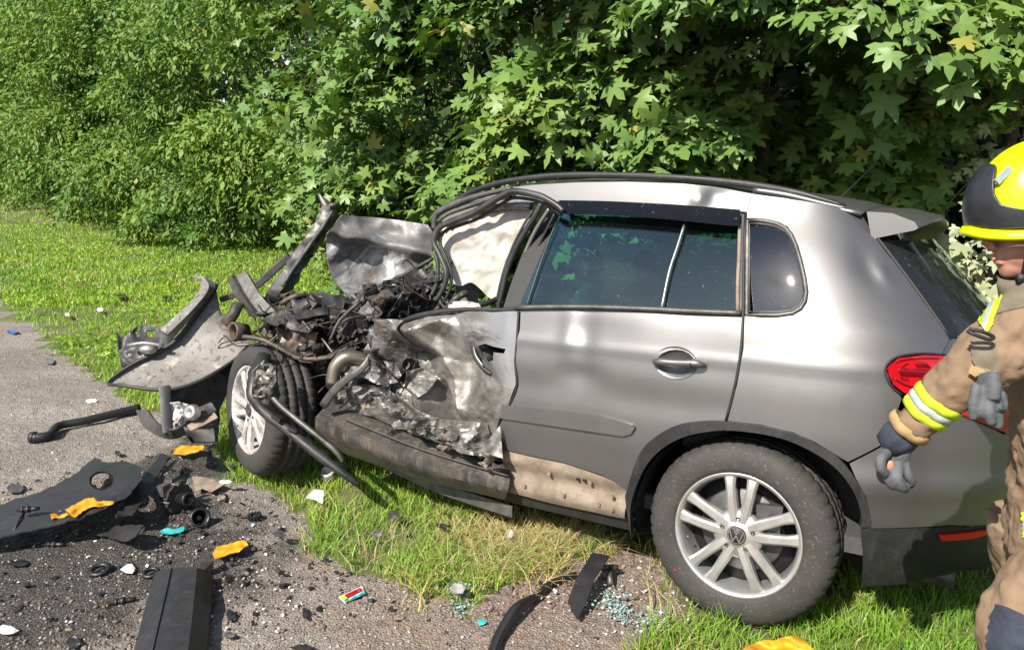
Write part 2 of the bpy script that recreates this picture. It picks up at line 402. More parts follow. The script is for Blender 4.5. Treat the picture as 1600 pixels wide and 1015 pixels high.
t = NT('curtain_cloth'); d1 = t.n('ShaderNodeBsdfDiffuse', {0: (.72, .72, .70, 1), 'Normal': t.bump(t.noise(6, 4, .5, vec=t.n('ShaderNodeMapping', {'Vector': t.tc.outputs['Object'], 'Scale': (1, 1, 8)}).outputs[0]), .6, .03)}); d2 = t.n('ShaderNodeBsdfTranslucent', {0: (.8, .8, .78, 1)}); t.out(t.n('ShaderNodeMixShader', {0: .6, 1: d1.outputs[0], 2: d2.outputs[0]}).outputs[0])
t = NT('reflector_red'); t.pbr((.62, .012, .016), .3, 0)
t = NT('lamp_dark'); t.pbr((.12, .002, .004), .1, 0, **{'Coat Weight': .6})
t = NT('lamp_clear'); t.pbr((.6, .6, .6), .1, .3)
simple('helmet_yellow', (.52, .62, .0), .28, 0, .06, 8, .05); simple('helmet_black', (.018, .019, .024), .35, 0, .3, 20); simple('cloth_yellow', (.40, .55, .015), .7, 0, .15, 40)
simple('reflective', (.36, .42, .42), .45, .2, .15, 60); 
t = NT('tan_cloth'); v1 = t.noise(8, 6, .6); wv = t.noise(420, 2); c = t.ramp(v1, [(.3, (.155, .102, .062)), (.7, (.235, .16, .10))]); c = t.mix(t.ramp(t.noise(20, 5, .7), [(.6, 0.0), (.75, .5)]), c, (.14, .10, .07)); t.pbr(c, .9, 0, t.bump(t.math('ADD', t.math('MULTIPLY', wv, .2), t.noise(16, 5, .6, dist=.6)), .5, .012))
t = NT('olive_cloth'); v1 = t.noise(10, 6, .6); c = t.ramp(v1, [(.3, (.10, .085, .06)), (.7, (.17, .14, .10))]); t.pbr(c, .9, 0, t.bump(t.noise(18, 5, .6), .5, .01))
simple('navy_cloth', (.022, .028, .045), .85, 0, .3, 30, .4, .006); simple('glove_grey', (.075, .08, .088), .75, 0, .3, 30, .5, .004); simple('cuff_tan', (.30, .20, .085), .9, 0, .2, 40)
simple('skin', (.30, .145, .10), .5, 0, .2, 22, .2, .002, **{'Subsurface Weight': .0}); simple('skin_red', (.55, .20, .12), .55)
t = NT('orange_plastic'); v1 = t.noise(16, 6, .65); c = t.ramp(v1, [(.3, (.40, .17, .006)), (.55, (.62, .28, .008)), (.75, (.70, .36, .02))]); c = t.mix(t.ramp(t.noise(38, 6, .7), [(.60, 0.0), (.72, .8)]), c, (.16, .09, .03)); t.pbr(c, .55, 0, t.bump(t.noise(26, 6, .65), .6, .006)); simple('turquoise', (.03, .33, .34), .5); simple('white_scrap', (.55, .55, .53), .6, 0, .1, 30); simple('blue_scrap', (.03, .10, .32), .5)
simple('bark', (.11, .085, .065), .9, 0, .4, 14, .8, .02); simple('twig', (.16, .115, .08), .85, 0, .3, 20, .5, .004); simple('dead_leaf', (.34, .26, .2), .8)
def leafmat(name, a, b, trans, seed=0, gl=.35):
    t = NT(name); oi = t.n('ShaderNodeObjectInfo').outputs['Random']; gm = t.n('ShaderNodeNewGeometry').outputs['Random Per Island']
    f = t.math('FRACT', t.math('ADD', t.math('MULTIPLY', gm, 7.3), t.math('MULTIPLY', oi, 13.7)))
    geo = t.n('ShaderNodeNewGeometry').outputs['Position']; big = t.ramp(t.noise(.7, 4, .6, vec=geo), [(.35, 0.0), (.65, 1.0)])
    c = t.mix(f, a, b); c = t.mix(t.math('MULTIPLY', big, .65), c, tuple(min(1, x * y) for x, y in zip(b, (1.45, 1.2, .75))))
    c = t.mix(t.ramp(f, [(.955, 0.0), (.975, .8)]), c, (.24, .22, .04))
    p = t.n('ShaderNodeBsdfPrincipled', {'Base Color': c, 'Roughness': gl, 'Specular IOR Level': .28}); tl = t.n('ShaderNodeBsdfTranslucent', {0: t.mix(1.0, c, (1.2, 1.35, .4), 'MULTIPLY')})
    m = t.n('ShaderNodeMixShader', {0: trans, 1: p.outputs[0], 2: tl.outputs[0]}); t.out(m.outputs[0])
leafmat('leaf_maple', (.060, .135, .035), (.125, .22, .068), .15, gl=.45); leafmat('leaf_elder', (.05, .12, .022), (.12, .215, .045), .18, gl=.55); leafmat('leaf_shaded', (.014, .032, .010), (.03, .06, .016), .1, gl=.5)  # last one is leaf green darkened to stand for shade inside the wood
leafmat('leaf_pale', (.22, .27, .15), (.40, .44, .32), .2)
leafmat('leaf_lime', (.12, .24, .02), (.19, .33, .035), .3, gl=.4)
leafmat('grass_green', (.115, .25, .028), (.235, .395, .065), .3, gl=.4); leafmat('grass_dry', (.30, .28, .12), (.46, .40, .22), .2, gl=.6)
# ================================================================ ground, gravel shoulder, verge
gx, gy = [(p.x, p.y) for p in [G(0, 470)]][0]
EDGE = [(gx - .68 * 260, gy + .73 * 260), (gx, gy)] + [tuple(G(*p).xy) for p in [(60, 518), (140, 588), (232, 645), (330, 690), (342, 722), (372, 752), (445, 778), (478, 815), (500, 868), (590, 905), (690, 945), (728, 978), (768, 935), (800, 905), (870, 888), (930, 868), (960, 850), (1020, 862), (1060, 930), (1105, 968), (1010, 985), (972, 1030)]] + [(.55, 1.7), (1.4, .9), (9, -8), (150, -150)]
VERGE = EDGE + [(300, -150), (300, 300), (-200, 300)]
def verge(x, y, a=.07):
    x2 = x + a * noise.noise(Vector((x * 4, y * 4, 1))) + a * .8 * noise.noise(Vector((x * 13, y * 13, 5))); y2 = y + a * noise.noise(Vector((x * 4, y * 4, 9))) + a * .8 * noise.noise(Vector((x * 13, y * 13, 2)))
    return pip(x2, y2, VERGE)
def gz(x, y):
    d = math.hypot(x, y)
    z = .012 * noise.noise(Vector((x * 3, y * 3, 0))) + .022 * noise.noise(Vector((x * .8, y * .8, 4)))
    if d < 9: z += .010 * noise.noise(Vector((x * 11, y * 11, 0))) + .006 * noise.noise(Vector((x * 33, y * 33, 0)))
    return z
def axis(a, b, st, lo, hi):
    m = list(np.arange(a, b, st)); k = st; x = m[-1]
    while x < hi: k *= 1.22; x += k; m.append(x)
    k = st; x = a; l = []
    while x > lo: k *= 1.22; x -= k; l.append(x)
    return l[::-1] + m
AX = axis(-3.6, 3.0, .03, -320, 320); AY = axis(1.6, 5.6, .03, -320, 420)
nx, ny = len(AX), len(AY)
GV = np.array([(x, y, gz(x, y)) for y in AY for x in AX])
cellm = []
grav = []; soil = []
for j in range(ny - 1):
    for i in range(nx - 1):
        q = (j * nx + i, j * nx + i + 1, (j + 1) * nx + i + 1, (j + 1) * nx + i)
        (soil if verge((AX[i] + AX[i + 1]) / 2, (AY[j] + AY[j + 1]) / 2) else grav).append(q)
t = NT('gravel'); ps = t.n('ShaderNodeNewGeometry').outputs['Position']
v0 = t.noise(1.3, 5, .6, vec=ps); v1 = t.noise(28, 6, .75, vec=ps); vor = t.n('ShaderNodeTexVoronoi', {'Vector': ps, 'Scale': 120.0, 'Randomness': 1.0}); vc = vor.outputs['Color']; vd = vor.outputs['Distance']
vor2 = t.n('ShaderNodeTexVoronoi', {'Vector': ps, 'Scale': 190.0}); vc2 = t.n('ShaderNodeSeparateColor', {0: vor2.outputs['Color']}).outputs[0]; vs = t.n('ShaderNodeSeparateColor', {0: vc}).outputs[0]
c = t.mix(t.ramp(v0, [(.38, 0.0), (.62, 1.0)]), (.21, .178, .15), (.34, .295, .25)); c = t.mix(t.ramp(v1, [(.4, 0.0), (.65, .75)]), c, (.11, .094, .082)); brn = t.ramp(t.math('ADD', t.math('MULTIPLY', t.n('ShaderNodeSeparateXYZ', {0: ps}).outputs[0], .45), t.noise(2.2, 6, .65, vec=ps)), [(.06, 0.0), (.36, 1.0)]); c = t.mix(t.math('MULTIPLY', brn, .9), c, t.ramp(v1, [(.35, (.115, .074, .05)), (.65, (.30, .21, .15))])); c = t.mix(t.ramp(vs, [(.55, 0.0), (.75, .40)]), c, (.27, .25, .235)); c = t.mix(t.ramp(vc2, [(.8, 0.0), (.9, .6)]), c, (.38, .36, .34))
# spilled oil and coolant round the wreck, a stain with its own ragged outline
sx = t.n('ShaderNodeSeparateXYZ', {0: ps}); wob = t.noise(1.9, 6, .65, vec=ps)
def blob(cx, cy, rx, ry):
    a = t.math('POWER', t.math('DIVIDE', t.math('SUBTRACT', sx.outputs[0], cx), rx), 2.0); b = t.math('POWER', t.math('DIVIDE', t.math('SUBTRACT', sx.outputs[1], cy), ry), 2.0)
    return t.math('SUBTRACT', 1.35, t.math('ADD', t.math('SQRT', t.math('ADD', a, b)), t.math('MULTIPLY', t.math('SUBTRACT', wob, .5), 2.6)))
s0 = G(200, 860); s1 = G(330, 715); s2 = G(60, 960)
stn = t.math('MAXIMUM', blob(s0.x, s0.y, .72, .62), t.math('MAXIMUM', blob(s1.x, s1.y, .5, .5), blob(s2.x, s2.y, .45, .3)))
stm = t.ramp(stn, [(.20, 0.0), (.62, 1.0)])
c = t.mix(t.math('MULTIPLY', stm, .88), c, t.mix(t.ramp(vs, [(.6, 0.0), (.9, .35)]), (.022, .018, .016), (.14, .13, .12)))
rg = t.math('SUBTRACT', .9, t.math('MULTIPLY', stm, t.ramp(v1, [(.45, .45), (.6, .15)])))
t.pbr(c, rg, 0, t.bump(t.math('ADD', t.math('MULTIPLY', vd, -.6), t.math('ADD', t.math('MULTIPLY', v1, 1.4), t.math('MULTIPLY', t.noise(9, 6, .7, vec=ps), 2.5))), .9, .018))
t = NT('soil'); ps = t.n('ShaderNodeNewGeometry').outputs['Position']; v1 = t.noise(9, 7, .7, vec=ps); v2 = t.noise(.8, 5, .6, vec=ps); c = t.ramp(v1, [(.35, (.05, .065, .018)), (.6, (.12, .12, .045)), (.75, (.20, .165, .09))]); c = t.mix(t.ramp(v2, [(.45, 0.0), (.65, .5)]), c, (.14, .17, .04)); t.pbr(c, .95, 0, t.bump(v1, .8, .03))
t = NT('asphalt'); ps = t.n('ShaderNodeNewGeometry').outputs['Position']; v1 = t.noise(60, 6, .8, vec=ps); t.pbr(t.ramp(v1, [(.35, (.045, .044, .043)), (.65, (.09, .088, .085))]), .9, 0, t.bump(v1, .5, .006))
def sub(name, q, mat):
    q = np.array(q); ids, inv = np.unique(q, return_inverse=True)
    return mesh_obj(name, GV[ids], inv.reshape(q.shape), mat, loc=(0, 0, 0), kind='structure')
sub('gravel_shoulder', grav, 'gravel'); sub('ground', soil, 'soil')
d_ = Vector((.68, -.73, 0)).normalized(); n_ = Vector((-.73, -.68, 0)).normalized()
o_ = Vector((-.2, -1.2, .008)); mesh_obj('road', [o_ - d_ * 250, o_ + d_ * 250, o_ + d_ * 250 + n_ * 7.5, o_ - d_ * 250 + n_ * 7.5], [(0, 1, 2, 3)], 'asphalt', loc=(0, 0, 0), kind='structure', smooth=False)
for v in bpy.data.objects['road'].data.vertices: v.co.z = .055

# loose stones on the shoulder
bmi = bmesh.new(); bmesh.ops.create_icosphere(bmi, subdivisions=1, radius=1); IV = np.array([v.co[:] for v in bmi.verts]); IF = np.array([[v.index for v in f.verts] for f in bmi.faces]); bmi.free()
def stones(n, dmax, smin, smax, mat, name, label, test):
    P = []; k = 0
    while len(P) < n and k < n * 30:
        k += 1
        d = 2.0 + (dmax - 2.0) * random.random() ** 1.6; a = random.uniform(-.78, .62); x = d * math.tan(a); y = d
        if abs(x) < 6 and test(x, y): P.append((x, y))
    n = len(P); s = smin * (smax / smin) ** (rng.random(n) ** 2.2)
    ax = rng.normal(size=(n, 3)); ax /= np.linalg.norm(ax, axis=1, keepdims=True)
    J = 1 + rng.uniform(-.28, .28, (n, 12, 1)); V = IV[None] * J * np.stack([rng.uniform(.7, 1.3, n), rng.uniform(.7, 1.2, n), rng.uniform(.45, .8, n)], 1)[:, None]
    an = rng.uniform(0, 6.28, n); ca, sa = np.cos(an)[:, None], np.sin(an)[:, None]
    X = V[..., 0] * ca - V[..., 1] * sa; Y = V[..., 0] * sa + V[..., 1] * ca; Z = V[..., 2] + .35 * X * ax[:, :1]
    z0 = np.array([gz(x, y) for x, y in P]); P = np.array(P)
    V = np.stack([X * s[:, None] + P[:, :1], Y * s[:, None] + P[:, 1:], Z * s[:, None] + (z0 + s * .25)[:, None]], -1).reshape(-1, 3)
    Fc = (IF[None] + (np.arange(n) * 12)[:, None, None]).reshape(-1, 3)
    return mesh_obj(name, V, Fc, mat, loc=(0, 0, 0), smooth=False, kind='stuff', label=label)
t = NT('stone'); rnd = t.n('ShaderNodeNewGeometry').outputs['Random Per Island']; c = t.ramp(rnd, [(0, (.07, .062, .056)), (.35, (.16, .14, .125)), (.6, (.24, .215, .19)), (.85, (.33, .315, .30)), (.97, (.5, .49, .47))]); t.pbr(t.mix(.25, c, t.ramp(t.noise(60, 4), [(.3, .08), (.7, .4)])), .8, 0, t.bump(t.noise(150, 3), .3, .002))
t = NT('clod'); rnd = t.n('ShaderNodeNewGeometry').outputs['Random Per Island']; t.pbr(t.ramp(rnd, [(0, (.09, .066, .05)), (1, (.24, .18, .14))]), .95, 0, t.bump(t.noise(90, 4), .6, .004))
ng = lambda x, y: not verge(x, y, .04)
stones(11000, 7.5, .002, .0075, 'stone', 'loose_gravel', 'small grey and brown stones scattered over the gravel shoulder', ng)
stones(4500, 4.0, .003, .012, 'clod', 'soil_crumbs', 'crumbs of brown soil churned up on the bare shoulder', lambda x, y: ng(x, y) and noise.noise(Vector((x * 1.5, y * 1.5, 3))) > -.15)

# ================================================================ grass
def blades(P, h, w, lean, mat, name, label, segs=2, dirs=None):
    n = len(P); an = rng.uniform(0, 2 * np.pi, n); D = np.stack([np.cos(an), np.sin(an), np.zeros(n)], 1)
    S = np.stack([-D[:, 1], D[:, 0], np.zeros(n)], 1); ro = rng.uniform(-1.2, 1.2, n)[:, None]; S = S * np.cos(ro) + D * np.sin(ro)
    U = np.array([0, 0, 1.0]); cols = []
    for k in range(segs + 1):
        f = k / segs; c = P + U * (h * f * (1 - .35 * lean * f))[:, None] + D * (h * lean * f ** 2)[:, None]
        if k < segs: ww = (w * (1 - .55 * f))[:, None] * .5; cols += [c - S * ww, c + S * ww]
        else: cols.append(c)
    m = 2 * segs + 1; V = np.stack(cols, 1).reshape(-1, 3)
    tr = []
    for k in range(segs - 1): tr += [(2 * k, 2 * k + 1, 2 * k + 3), (2 * k, 2 * k + 3, 2 * k + 2)]
    tr.append((2 * segs - 2, 2 * segs - 1, 2 * segs))
    Fc = (np.array(tr)[None] + (np.arange(n) * m)[:, None, None]).reshape(-1, 3)
    return mesh_obj(name, V, Fc, mat, loc=(0, 0, 0), kind='stuff', label=label, smooth=True)
TL = [(-40, 57), (-28.8, 43.3), (-4.63, 15.0), (-2.6, 11.6), (-.6, 8.2), (.7, 6.3), (2.0, 5.4), (3.0, 5.3), (4.6, 5.8), (8, 4.5), (15, -3)]
def behind(x, y, off=0.0):    # beyond the foliage front
    for (x0, y0), (x1, y1) in zip(TL, TL[1:]):
        if x0 <= x <= x1: return y > y0 + (y1 - y0) * (x - x0) / (x1 - x0) + off
    return False
def carfoot(x, y, m=0):
    q = CARI @ Vector((x, y, .05)); return -1.4 < q.x < .3 and abs(q.y + .1) < .42 + m
def sample_grass(n, dmin, dmax, amin=-.75, amax=.86, pw=1.0):
    out = []; k = 0
    while len(out) < n and k < n * 12:
        k += 1; d = dmin + (dmax - dmin) * random.random() ** pw; a = random.uniform(math.tan(amin), math.tan(amax)); x = a * d * 1.05; y = d
        if not verge(x, y, .09): continue
        if behind(x, y, 1.0): continue
        if carfoot(x, y): continue
        c = noise.noise(Vector((x * 2.3, y * 2.3, 7))) + .5 * noise.noise(Vector((x * 8, y * 8, 3)))
        if c < -.42 and random.random() < .8: continue
        out.append((x, y, c))
    return np.array(out)
dirt_c = [G(1000, 905), G(1070, 940)]
def grass_zone(n, dmin, dmax, h0, h1, w, segs, nm, lb, pw=1.0, dry=.12):
    Q = sample_grass(n, dmin, dmax, pw=pw)
    keep = np.ones(len(Q), bool)
    for i, (x, y, c) in enumerate(Q):
        if any(math.hypot(x - g.x, y - g.y) < .16 for g in dirt_c): keep[i] = random.random() < .12
    Q = Q[keep]; n = len(Q)
    Z = np.array([gz(x, y) for x, y, _ in Q]); P = np.stack([Q[:, 0], Q[:, 1], Z - .004], 1)
    cl = np.clip(Q[:, 2] + .45, 0, 1.2)
    h = (h0 + (h1 - h0) * rng.random(n) ** 1.5) * (.55 + .6 * cl); ww = w * rng.uniform(.6, 1.3, n); ln = rng.uniform(.1, .95, n)
    dn = np.array([noise.noise(Vector((x * 1.1, y * 1.1, 20))) for x, y, _ in Q]); isd = rng.random(n) < dry * (1 + 2.6 * np.clip(dn, -.3, 1))
    blades(P[~isd], h[~isd], ww[~isd], ln[~isd], 'grass_green', nm, 'green grass ' + lb, segs)
    blades(P[isd], h[isd] * .85, ww[isd], np.clip(ln[isd] + .5, 0, 1.5), 'grass_dry', 'dry_' + nm, 'straw coloured dry grass ' + lb, segs)
grass_zone(60000, 1.2, 4.4, .05, .15, .0048, 3, 'near_grass', 'growing between the gravel and the wrecked car', dry=.14)
grass_zone(60000, 4.4, 9, .045, .11, .0085, 2, 'verge_grass', 'on the verge beside the gravel', 1.25, dry=.09)
grass_zone(52000, 9, 20, .06, .13, .018, 2, 'middle_grass', 'on the verge before the bushes', 1.3, dry=.12)
grass_zone(30000, 20, 48, .08, .16, .045, 1, 'far_grass', 'far along the verge below the trees', 1.2, dry=.25)

Pf = []
while len(Pf) < 2900:
    g = G(random.gauss(850, 75), random.gauss(862, 26)) if random.random() < .7 else G(random.uniform(470, 1100), random.uniform(800, 980))
    if not carfoot(g.x, g.y) and verge(g.x, g.y, .22): Pf.append((g.x, g.y, gz(g.x, g.y)))
Pf = np.array(Pf); n_ = len(Pf); blades(Pf, rng.uniform(.05, .17, n_), rng.uniform(.002, .0045, n_), rng.uniform(.6, 1.6, n_), 'grass_dry', 'straw_fringe', 'flattened straw coloured grass along the ragged edge of the near grass', 3)
# ================================================================ trees
def unit(a): return a / (np.linalg.norm(a, axis=-1, keepdims=True) + 1e-9)
half = [(0, 1), (.17, .74), (.13, .5), (.58, .72), (.50, .42), (.36, .27), (.62, .02), (.25, -.05)]
ml = half + [(0, .06)] + [(-x, y) for x, y in half[:0:-1]]
MLV = np.array([(0, .3, 0)] + [(x, y, -.16 * abs(x) - .22 * max(0, y - .3) ** 1.5 + .03 * math.sin(9 * x + 5 * y)) for x, y in ml]); MLF = np.array([(0, 1 + i, 1 + (i + 1) % len(ml)) for i in range(len(ml))])
ml2 = [(0, 1), (.14, .5), (.58, .7), (.38, .27), (.6, .0), (0, .06), (-.6, .0), (-.38, .27), (-.58, .7), (-.14, .5)]
ML2V = np.array([(0, .3, 0.05)] + [(x, y, -.2 * abs(x)) for x, y in ml2]); ML2F = np.array([(0, 1 + i, 1 + (i + 1) % len(ml2)) for i in range(len(ml2))])
ELV = np.array([(0, 0, 0), (.2, .32, -.04), (.17, .62, -.08), (0, 1, -.2), (-.2, .32, -.04), (-.17, .62, -.08), (0, .45, .03)]); ELF = np.array([(0, 1, 6), (1, 2, 6), (2, 3, 6), (3, 5, 6), (5, 4, 6), (4, 0, 6)])
EL2V = np.array([(0, 0, 0), (.24, .45, -.06), (0, 1, -.16), (-.24, .45, -.06)]); EL2F = np.array([(0, 1, 3), (1, 2, 3)])
def leaf_frames(Cn, Out, k, spread, size, flat=.3, upb=.55, outb=.6, rnd=.35, tipdown=.35):
    n = len(Cn); ns = unit(np.array([0, 0, 1.]) * upb + Out * outb + rng.normal(size=(n, 3)) * .25)
    c = np.repeat(Cn, k, 0); N = np.repeat(ns, k, 0); O = np.repeat(Out, k, 0); m = n * k
    r = rng.normal(size=(m, 3)); r -= N * (r * N).sum(1, keepdims=True) * (1 - flat)
    r *= spread * .6; pos = c + r
    pos[:, 2] -= (np.linalg.norm(r, axis=1) ** 2) * .35
    N = unit(N + rng.normal(size=(m, 3)) * rnd); tip = unit(r) * .8 + O * .6 + np.array([0, 0, -tipdown]) + rng.normal(size=(m, 3)) * .3
    tip = unit(tip - N * (tip * N).sum(1, keepdims=True)); X = np.cross(tip, N)
    s = size * np.exp(rng.normal(size=m) * .30)
    return pos, X, tip, N, s
def leaf_mesh(fr, TV, TF):
    pos, X, Y, N, s = fr
    V = pos[:, None] + s[:, None, None] * (TV[None, :, 0:1] * X[:, None] + TV[None, :, 1:2] * Y[:, None] + TV[None, :, 2:3] * N[:, None])
    return V.reshape(-1, 3), (TF[None] + (np.arange(len(pos)) * len(TV))[:, None, None]).reshape(-1, 3)
def limb_mb(base, top, r0, r1, nb, blen, dirs=None, tx=0):
    mb = MB(); b = Vector(base); tp = Vector(top); pts = [b.lerp(tp, i / 5) + Vector((random.uniform(-.08, .08), random.uniform(-.08, .08), 0)) * (i > 0) for i in range(6)]
    mb.tube(pts, [r0 + (r1 - r0) * i / 5 for i in range(6)], 10, res=3, wob=.15)
    for i in range(nb):
        f = random.uniform(.2, .98); p = b.lerp(tp, f); a = random.uniform(0, 6.28) if dirs is None else dirs + random.gauss(0, .9)
        e = p + Vector((math.cos(a) * blen, math.sin(a) * blen, blen * random.uniform(.15, .7))); m = p.lerp(e, .5) + Vector((0, 0, .12 * blen))
        rr = (r0 + (r1 - r0) * f) * .4; mb.tube([p, m, e], [rr, rr * .6, rr * .2], 6, res=3)
        for _ in range(2):
            q = m.lerp(e, random.random()); g = q + Vector((random.gauss(0, .35), random.gauss(0, .35), random.gauss(.1, .2))) * blen; mb.tube([q, q.lerp(g, .5) + Vector((0, 0, .05)), g], [rr * .35, rr * .2, rr * .08], 5)
    return mb
LEAFM = {}
def leaf_object(name, parent, fr, i, kind):
    key = (kind, i % 3)
    if key not in LEAFM:
        TV, TF = (MLV, MLF) if kind == 'maple' else (ELV, ELF); V = TV.copy(); V[:, 2] *= (1, 1.6, .4)[i % 3]; V[:, 0] *= (1, .92, 1.07)[i % 3]
        me = bpy.data.meshes.new('leaf'); me.from_pydata(V.tolist(), [], TF.tolist()); me.materials.append(MATS['leaf_maple' if kind == 'maple' else 'leaf_elder']); me.polygons.foreach_set('use_smooth', np.ones(len(TF), bool)); LEAFM[key] = me
    o = bpy.data.objects.new('leaf', LEAFM[key]); sc.collection.objects.link(o); o.parent = parent
    pos, X, Y, N, s = [a[i] for a in fr]; M = Matrix(((X[0], Y[0], N[0], 0), (X[1], Y[1], N[1], 0), (X[2], Y[2], N[2], 0), (0, 0, 0, 1))) @ Matrix.Scale(float(s), 4); M.translation = Vector(pos) - parent.location
    o.matrix_basis = M
def project(P):
    d = P - np.array([0, 0, H]); z = d[:, 1] * cT - d[:, 2] * sT; u = d[:, 1] * sT + d[:, 2] * cT; return 800 + F * d[:, 0] / z, 507.5 - F * u / z, z
def tl_point(u):          # arc length along the foliage front, counted from the far left
    for (x0, y0), (x1, y1) in zip(TL, TL[1:]):
        l = math.hypot(x1 - x0, y1 - y0)
        if u <= l or (x1, y1) == TL[-1]: return x0 + (x1 - x0) * u / l, y0 + (y1 - y0) * u / l, (x1 - x0) / l, (y1 - y0) / l
        u -= l
def tree(name, label, group, u0, u1, ztop, nspray, k, spread, size, kind, bulge=.8, back=2.2, z0=.15, tr=.09, mat=None, big=0, gate=None, trunk_top=None, nb=9, over=0, ogate=0.0):
    um = (u0 + u1) / 2; x, y, tx, ty = tl_point(um); nx_, ny_ = -ty, tx      # normal pointing away from the road
    base = Vector((x + nx_ * back, y + ny_ * back, 0)); e = empty(name, base, label, 'tree', group)
    limb_mb(base - Vector((0, 0, .1)), base + Vector((random.uniform(-.3, .3), random.uniform(-.3, .3), trunk_top or ztop * .9)), tr, tr * .3, nb, (u1 - u0) * .38, math.atan2(-ny_, -nx_)).build('trunk', 'bark', e)
    S = []; O = []; hw = (u1 - u0) / 2; bs = spread / .30
    br = (.50 if kind == 'maple' else .74) * bs; nb2 = max(8, int(2.3 * hw * (ztop - z0) / (br * br) * (.30 if kind == 'maple' else .52))); per = int(nspray * (.72 if kind == 'maple' else .85) / nb2) + 1; limbs = MB()
    for b in range(nb2):
        uu = random.uniform(-1.12, 1.12) * hw; zc_ = z0 + (ztop - z0) * ((b + random.random()) / nb2); px_, py_, a_, b_ = tl_point(max(0, um + uu)); n0 = Vector((-b_, a_, 0)); tv = Vector((a_, b_, 0))
        lay = -bulge * math.sqrt(max(0, 1 - (uu / (hw * 1.4)) ** 2)) * (.5 + .5 * math.sin(math.pi * min(1, (zc_ + .2 * ztop) / (1.3 * ztop)))) + random.uniform(-.45, .85) * br * 2.0
        c_ = Vector((px_, py_, zc_)) + n0 * lay; sz = random.uniform(.6, 1.25) * br; dr = random.uniform(.1, .55)
        ok = 0
        for _ in range(per):
            q1, q2, q3 = random.gauss(0, .5), random.gauss(0, .5), random.gauss(0, .16); p = c_ + tv * (q1 * sz) + n0 * (q2 * sz) + Vector((0, 0, (q3 + dr * q2 - .25 * q1 * q1) * sz))
            if p.z < .05 or (gate and not gate(tuple(p))): continue
            ok += 1; S.append(tuple(p)); o = -n0 + tv * (q1 * .7) + Vector((0, 0, .15 + q3)); O.append(tuple(o))
        if ok > 3 and y < 14: e_ = c_ - n0 * sz * .4; s0_ = c_ + n0 * (sz * 1.6) + Vector((0, 0, -.35 * sz)); limbs.tube([s0_, s0_.lerp(e_, .6) + Vector((0, 0, .06)), e_], [.014 * bs, .009 * bs, .004 * bs], 5, res=3)
    for _ in range(int(nspray * (.06 if kind == 'maple' else .14))):
        uu = random.uniform(-1.2, 1.2) * hw; z = z0 + (ztop - z0) * random.random(); px_, py_, a_, b_ = tl_point(max(0, um + uu)); n0 = np.array([-b_, a_]); lay = random.uniform(.35, 2.2) * bs
        p = (px_ + n0[0] * lay, py_ + n0[1] * lay, z)
        if gate and not gate(p): continue
        S.append(p); O.append((-n0[0], -n0[1], .1))
    if over:          # unseen upper boughs, added above the frame to shade and dapple the leaves
        k_ = 0
        while k_ < over:
            uu = random.uniform(-1.2, 1.2) * hw; px_, py_, a_, b_ = tl_point(max(0, um + uu)); n0 = np.array([-b_, a_]); lay = -random.uniform(.3, 1.9); z = random.uniform(3.9, 5.3)
            q = (px_ + n0[0] * lay, py_ + n0[1] * lay, z)
            if z < 1.69 + q[1] * .193 + .45 or noise.noise(Vector((q[0] * 1.1, q[1] * 1.1, um))) < ogate: k_ += .1; continue
            k_ += 1; S.append(q); O.append((-n0[0], -n0[1], .3))
    if limbs.v: limbs.build('branches', 'twig', e, kind='stuff')
    S = np.array(S); O = unit(np.array(O))
    fr = leaf_frames(S, O, k, spread, size, rnd=.46 if kind == 'maple' else .6, upb=.85 if kind == 'maple' else .45, tipdown=.35 if kind == 'maple' else .8)
    m = mat or ('leaf_maple' if kind == 'maple' else 'leaf_elder')
    if big:
        px_, py_, zz = project(fr[0]); vis = (px_ > -20) & (px_ < 1620) & (py_ > -20) & (py_ < 480); sc_ = np.where(vis, fr[4] / zz, 0); idx = np.argsort(-sc_)[:big]; idx = idx[sc_[idx] > 0]
        for j, i in enumerate(idx): leaf_object('leaf', e, fr, int(i), kind)
        keep = np.ones(len(fr[0]), bool); keep[idx] = False; fr = [a[keep] for a in fr]
    TV, TF = ((MLV, MLF) if y < 10.5 else (ML2V, ML2F)) if kind == 'maple' else ((ELV, ELF) if y < 12 else (EL2V, EL2F))
    V, Fc = leaf_mesh(fr, TV, TF); mesh_obj('crown', V, Fc, m, e, kind='stuff'); return e
LEN = [math.hypot(b[0] - a[0], b[1] - a[1]) for a, b in zip(TL, TL[1:])]; CU = [0] + list(np.cumsum(LEN))
void = lambda p: True
def gate_r(p):            # the dark hollow under the right-hand maples stays open
    x_, y_, z_ = project(np.array([p])); x_, y_ = x_[0], y_[0]
    return not ((1500 < x_ < 1700 and 90 < y_ < 700) or (1340 < x_ <= 1500 and y_ > 215 + (1500 - x_) * .7))
g1 = 'trees in a row beyond the verge'
U = CU
tree('box_elder_tree', 'dark leafy tree farthest left along the verge, smallest in the row', g1, U[0] + 6, U[1] + 2, 8.6, 1000, 26, .75, .26, 'elder', 1.6, 3, tr=.16)
tree('box_elder_tree', 'tree second from the left in the row, bluish green above the far grass', g1, U[1] + 0, U[1] + 11, 9.6, 1300, 30, .62, .20, 'elder', 1.5, 3, tr=.16)
tree('box_elder_tree', 'dense tree third from the left with mid green drooping leaflets', g1, U[1] + 9, U[1] + 18, 8.8, 1400, 34, .5, .165, 'elder', 1.3, 3, tr=.15, big=60)
tree('box_elder_tree', 'bright green tree left of centre with pale dead twigs in a dark gap', g1, U[1] + 16.5, U[1] + 25, 7.4, 1700, 36, .42, .135, 'elder', 1.2, 2.5, tr=.14, big=150)
